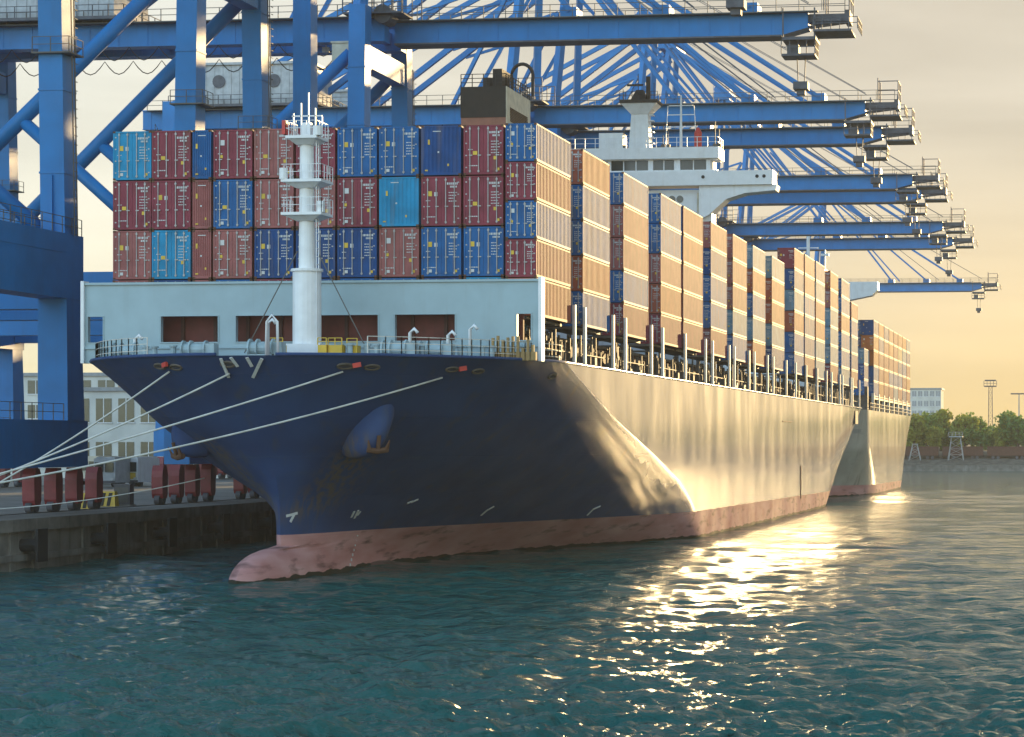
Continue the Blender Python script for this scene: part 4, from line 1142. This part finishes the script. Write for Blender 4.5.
b=MB(o); b.box(x-.8,x+.8,664.5-.8,664.5+.8,7.3,7.5); b.build('platform',M['lattice'],r1)
r1,x,o=lattice(990.5,720,5.5,19.0,1.5,1.0,'lighting_mast','tall lattice lighting mast rising above the far trees','mast','crane_dark')
b=MB(o); b.box(x-1.9,x+1.9,718.5,721.5,24.5,24.8); b.rail([(x-1.9,718.5,24.8),(x+1.9,718.5,24.8)],1.4,.9,t=.14); b.box(x-1.7,x+1.7,719.6,720.4,26.2,26.6); b.build('lamp_head',M['crane_dark'],r1)
x=Xat(1019,760); o=Vector((x,760,6)); root=empty('street_lamp',o,'thin lamp post above the trees at the far bank','lamp')
b=MB(o); b.cyl((x,760,6),(x,760,23),.3,8,r2=.15); b.build('pole',M['lattice'],root)
b=MB(o); b.box(x-2.6,x+2.6,759.7,760.3,23,23.4); b.build('lamp_arm',M['crane_dark'],root)

# ------------------------------------------------------------------ haze
HAZE=True
if HAZE:
    b=MB(); b.box(-900,1600,-60,1450,-3.2,95)
    m=bpy.data.materials.new('haze_air'); m.use_nodes=True; N=m.node_tree.nodes
    N.remove(N['Principled BSDF']); v=N.new('ShaderNodeVolumePrincipled'); v.inputs['Color'].default_value=(1,.90,.74,1); v.inputs['Density'].default_value=.00016; v.inputs['Anisotropy'].default_value=0
    m.node_tree.links.new(v.outputs[0],N['Material Output'].inputs['Volume'])
    o=b.build('haze',m); tag(o,kind='stuff')

# ------------------------------------------------------------------ light
SUN_AZ=R(12)      # from +Y towards +X
SUN_EL=R(6)
W=bpy.data.worlds.new('World'); S.world=W; W.use_nodes=True
N=W.node_tree.nodes; L=W.node_tree.links; bg=N['Background']
sky=N.new('ShaderNodeTexSky'); sky.sky_type='NISHITA'; sky.sun_disc=False; sky.sun_elevation=SUN_EL; sky.sun_rotation=SUN_AZ
sky.air_density=1.0; sky.dust_density=1.0; sky.ozone_density=1.0; sky.altitude=0
def vm(op,a,b_):
    x=N.new('ShaderNodeVectorMath'); x.operation=op
    for i,v in enumerate((a,b_)):
        if isinstance(v,tuple): x.inputs[i].default_value=v
        else: L.new(v,x.inputs[i])
    return x.outputs[0]
KC=(2.0,1.85,1.6)      # hazy evening air: soft ceiling on the sky's brightness per channel
den=vm('ADD',vm('DIVIDE',sky.outputs[0],KC),(1,1,1))
skyc=vm('DIVIDE',sky.outputs[0],den)
wt=N.new('ShaderNodeTexCoord'); wm=N.new('ShaderNodeMapping'); wm.inputs['Scale'].default_value=(2.2,2.2,16)
L.new(wt.outputs['Generated'],wm.inputs['Vector'])
wn=N.new('ShaderNodeTexNoise'); wn.inputs['Scale'].default_value=1.6; wn.inputs['Detail'].default_value=6; wn.inputs['Distortion'].default_value=.4
L.new(wm.outputs[0],wn.inputs['Vector'])
wr=N.new('ShaderNodeMapRange'); wr.inputs['From Min'].default_value=.35; wr.inputs['From Max'].default_value=.75; wr.inputs['To Min'].default_value=.92; wr.inputs['To Max'].default_value=1.22
L.new(wn.outputs['Fac'],wr.inputs['Value'])
skyc=vm('MULTIPLY',skyc,wr.outputs[0])      # thin streaks of high cloud
sx=N.new('ShaderNodeSeparateXYZ'); L.new(wt.outputs['Generated'],sx.inputs[0])
def ms(v,a,b_,smooth=True):
    x=N.new('ShaderNodeMapRange'); x.interpolation_type='SMOOTHSTEP'
    L.new(v,x.inputs['Value']); x.inputs['From Min'].default_value=a; x.inputs['From Max'].default_value=b_; return x.outputs[0]
def mmul(a,b_):
    x=N.new('ShaderNodeMath'); x.operation='MULTIPLY'; L.new(a,x.inputs[0]); L.new(b_,x.inputs[1]); return x.outputs[0]
def tint(col,fac,c):
    x=N.new('ShaderNodeMix'); x.data_type='RGBA'; L.new(fac,x.inputs[0]); x.inputs[6].default_value=(1,1,1,1); x.inputs[7].default_value=(*c,1)
    return vm('MULTIPLY',col,x.outputs[2])
# added fill light: sky half behind the viewer brightened blue-white for the shaded fronts
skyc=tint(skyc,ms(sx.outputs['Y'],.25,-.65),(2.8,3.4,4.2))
# golden band low on the sunward side, paler sky away from the sun
skyc=tint(skyc,mmul(ms(sx.outputs['Z'],.15,.0),ms(sx.outputs['X'],-.28,.02)),(1.27,1.02,.64))
skyc=tint(skyc,ms(sx.outputs['X'],-.12,-.40),(1.45,1.52,1.6))
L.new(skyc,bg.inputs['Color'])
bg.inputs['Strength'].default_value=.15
sl=bpy.data.lights.new('sun','SUN'); sl.energy=3.3; sl.angle=R(.6); sl.color=(.62,.43,.20)
so=bpy.data.objects.new('sun',sl); COL.objects.link(so)
d=Vector((math.sin(SUN_AZ)*math.cos(SUN_EL),math.cos(SUN_AZ)*math.cos(SUN_EL),math.sin(SUN_EL)))
so.rotation_euler=d.to_track_quat('Z','Y').to_euler(); so.location=d*500

cam=bpy.data.cameras.new('camera'); co=bpy.data.objects.new('camera',cam); COL.objects.link(co); S.camera=co
co.location=(0,0,H); co.rotation_euler=(R(90),0,PSI)
cam.sensor_width=36; cam.lens=FPX/1024*36; cam.shift_x=-(CX-512)/1024; cam.shift_y=(CY-368.5)/1024
cam.clip_end=6000; cam.clip_start=.5
S.view_settings.view_transform='Standard'; S.view_settings.look='None'; S.view_settings.exposure=1.52; S.view_settings.gamma=1
S.render.engine='CYCLES'
S.cycles.use_denoising=True; S.cycles.max_bounces=6; S.cycles.volume_bounces=1; S.cycles.caustics_reflective=False
S.cycles.sample_clamp_indirect=10
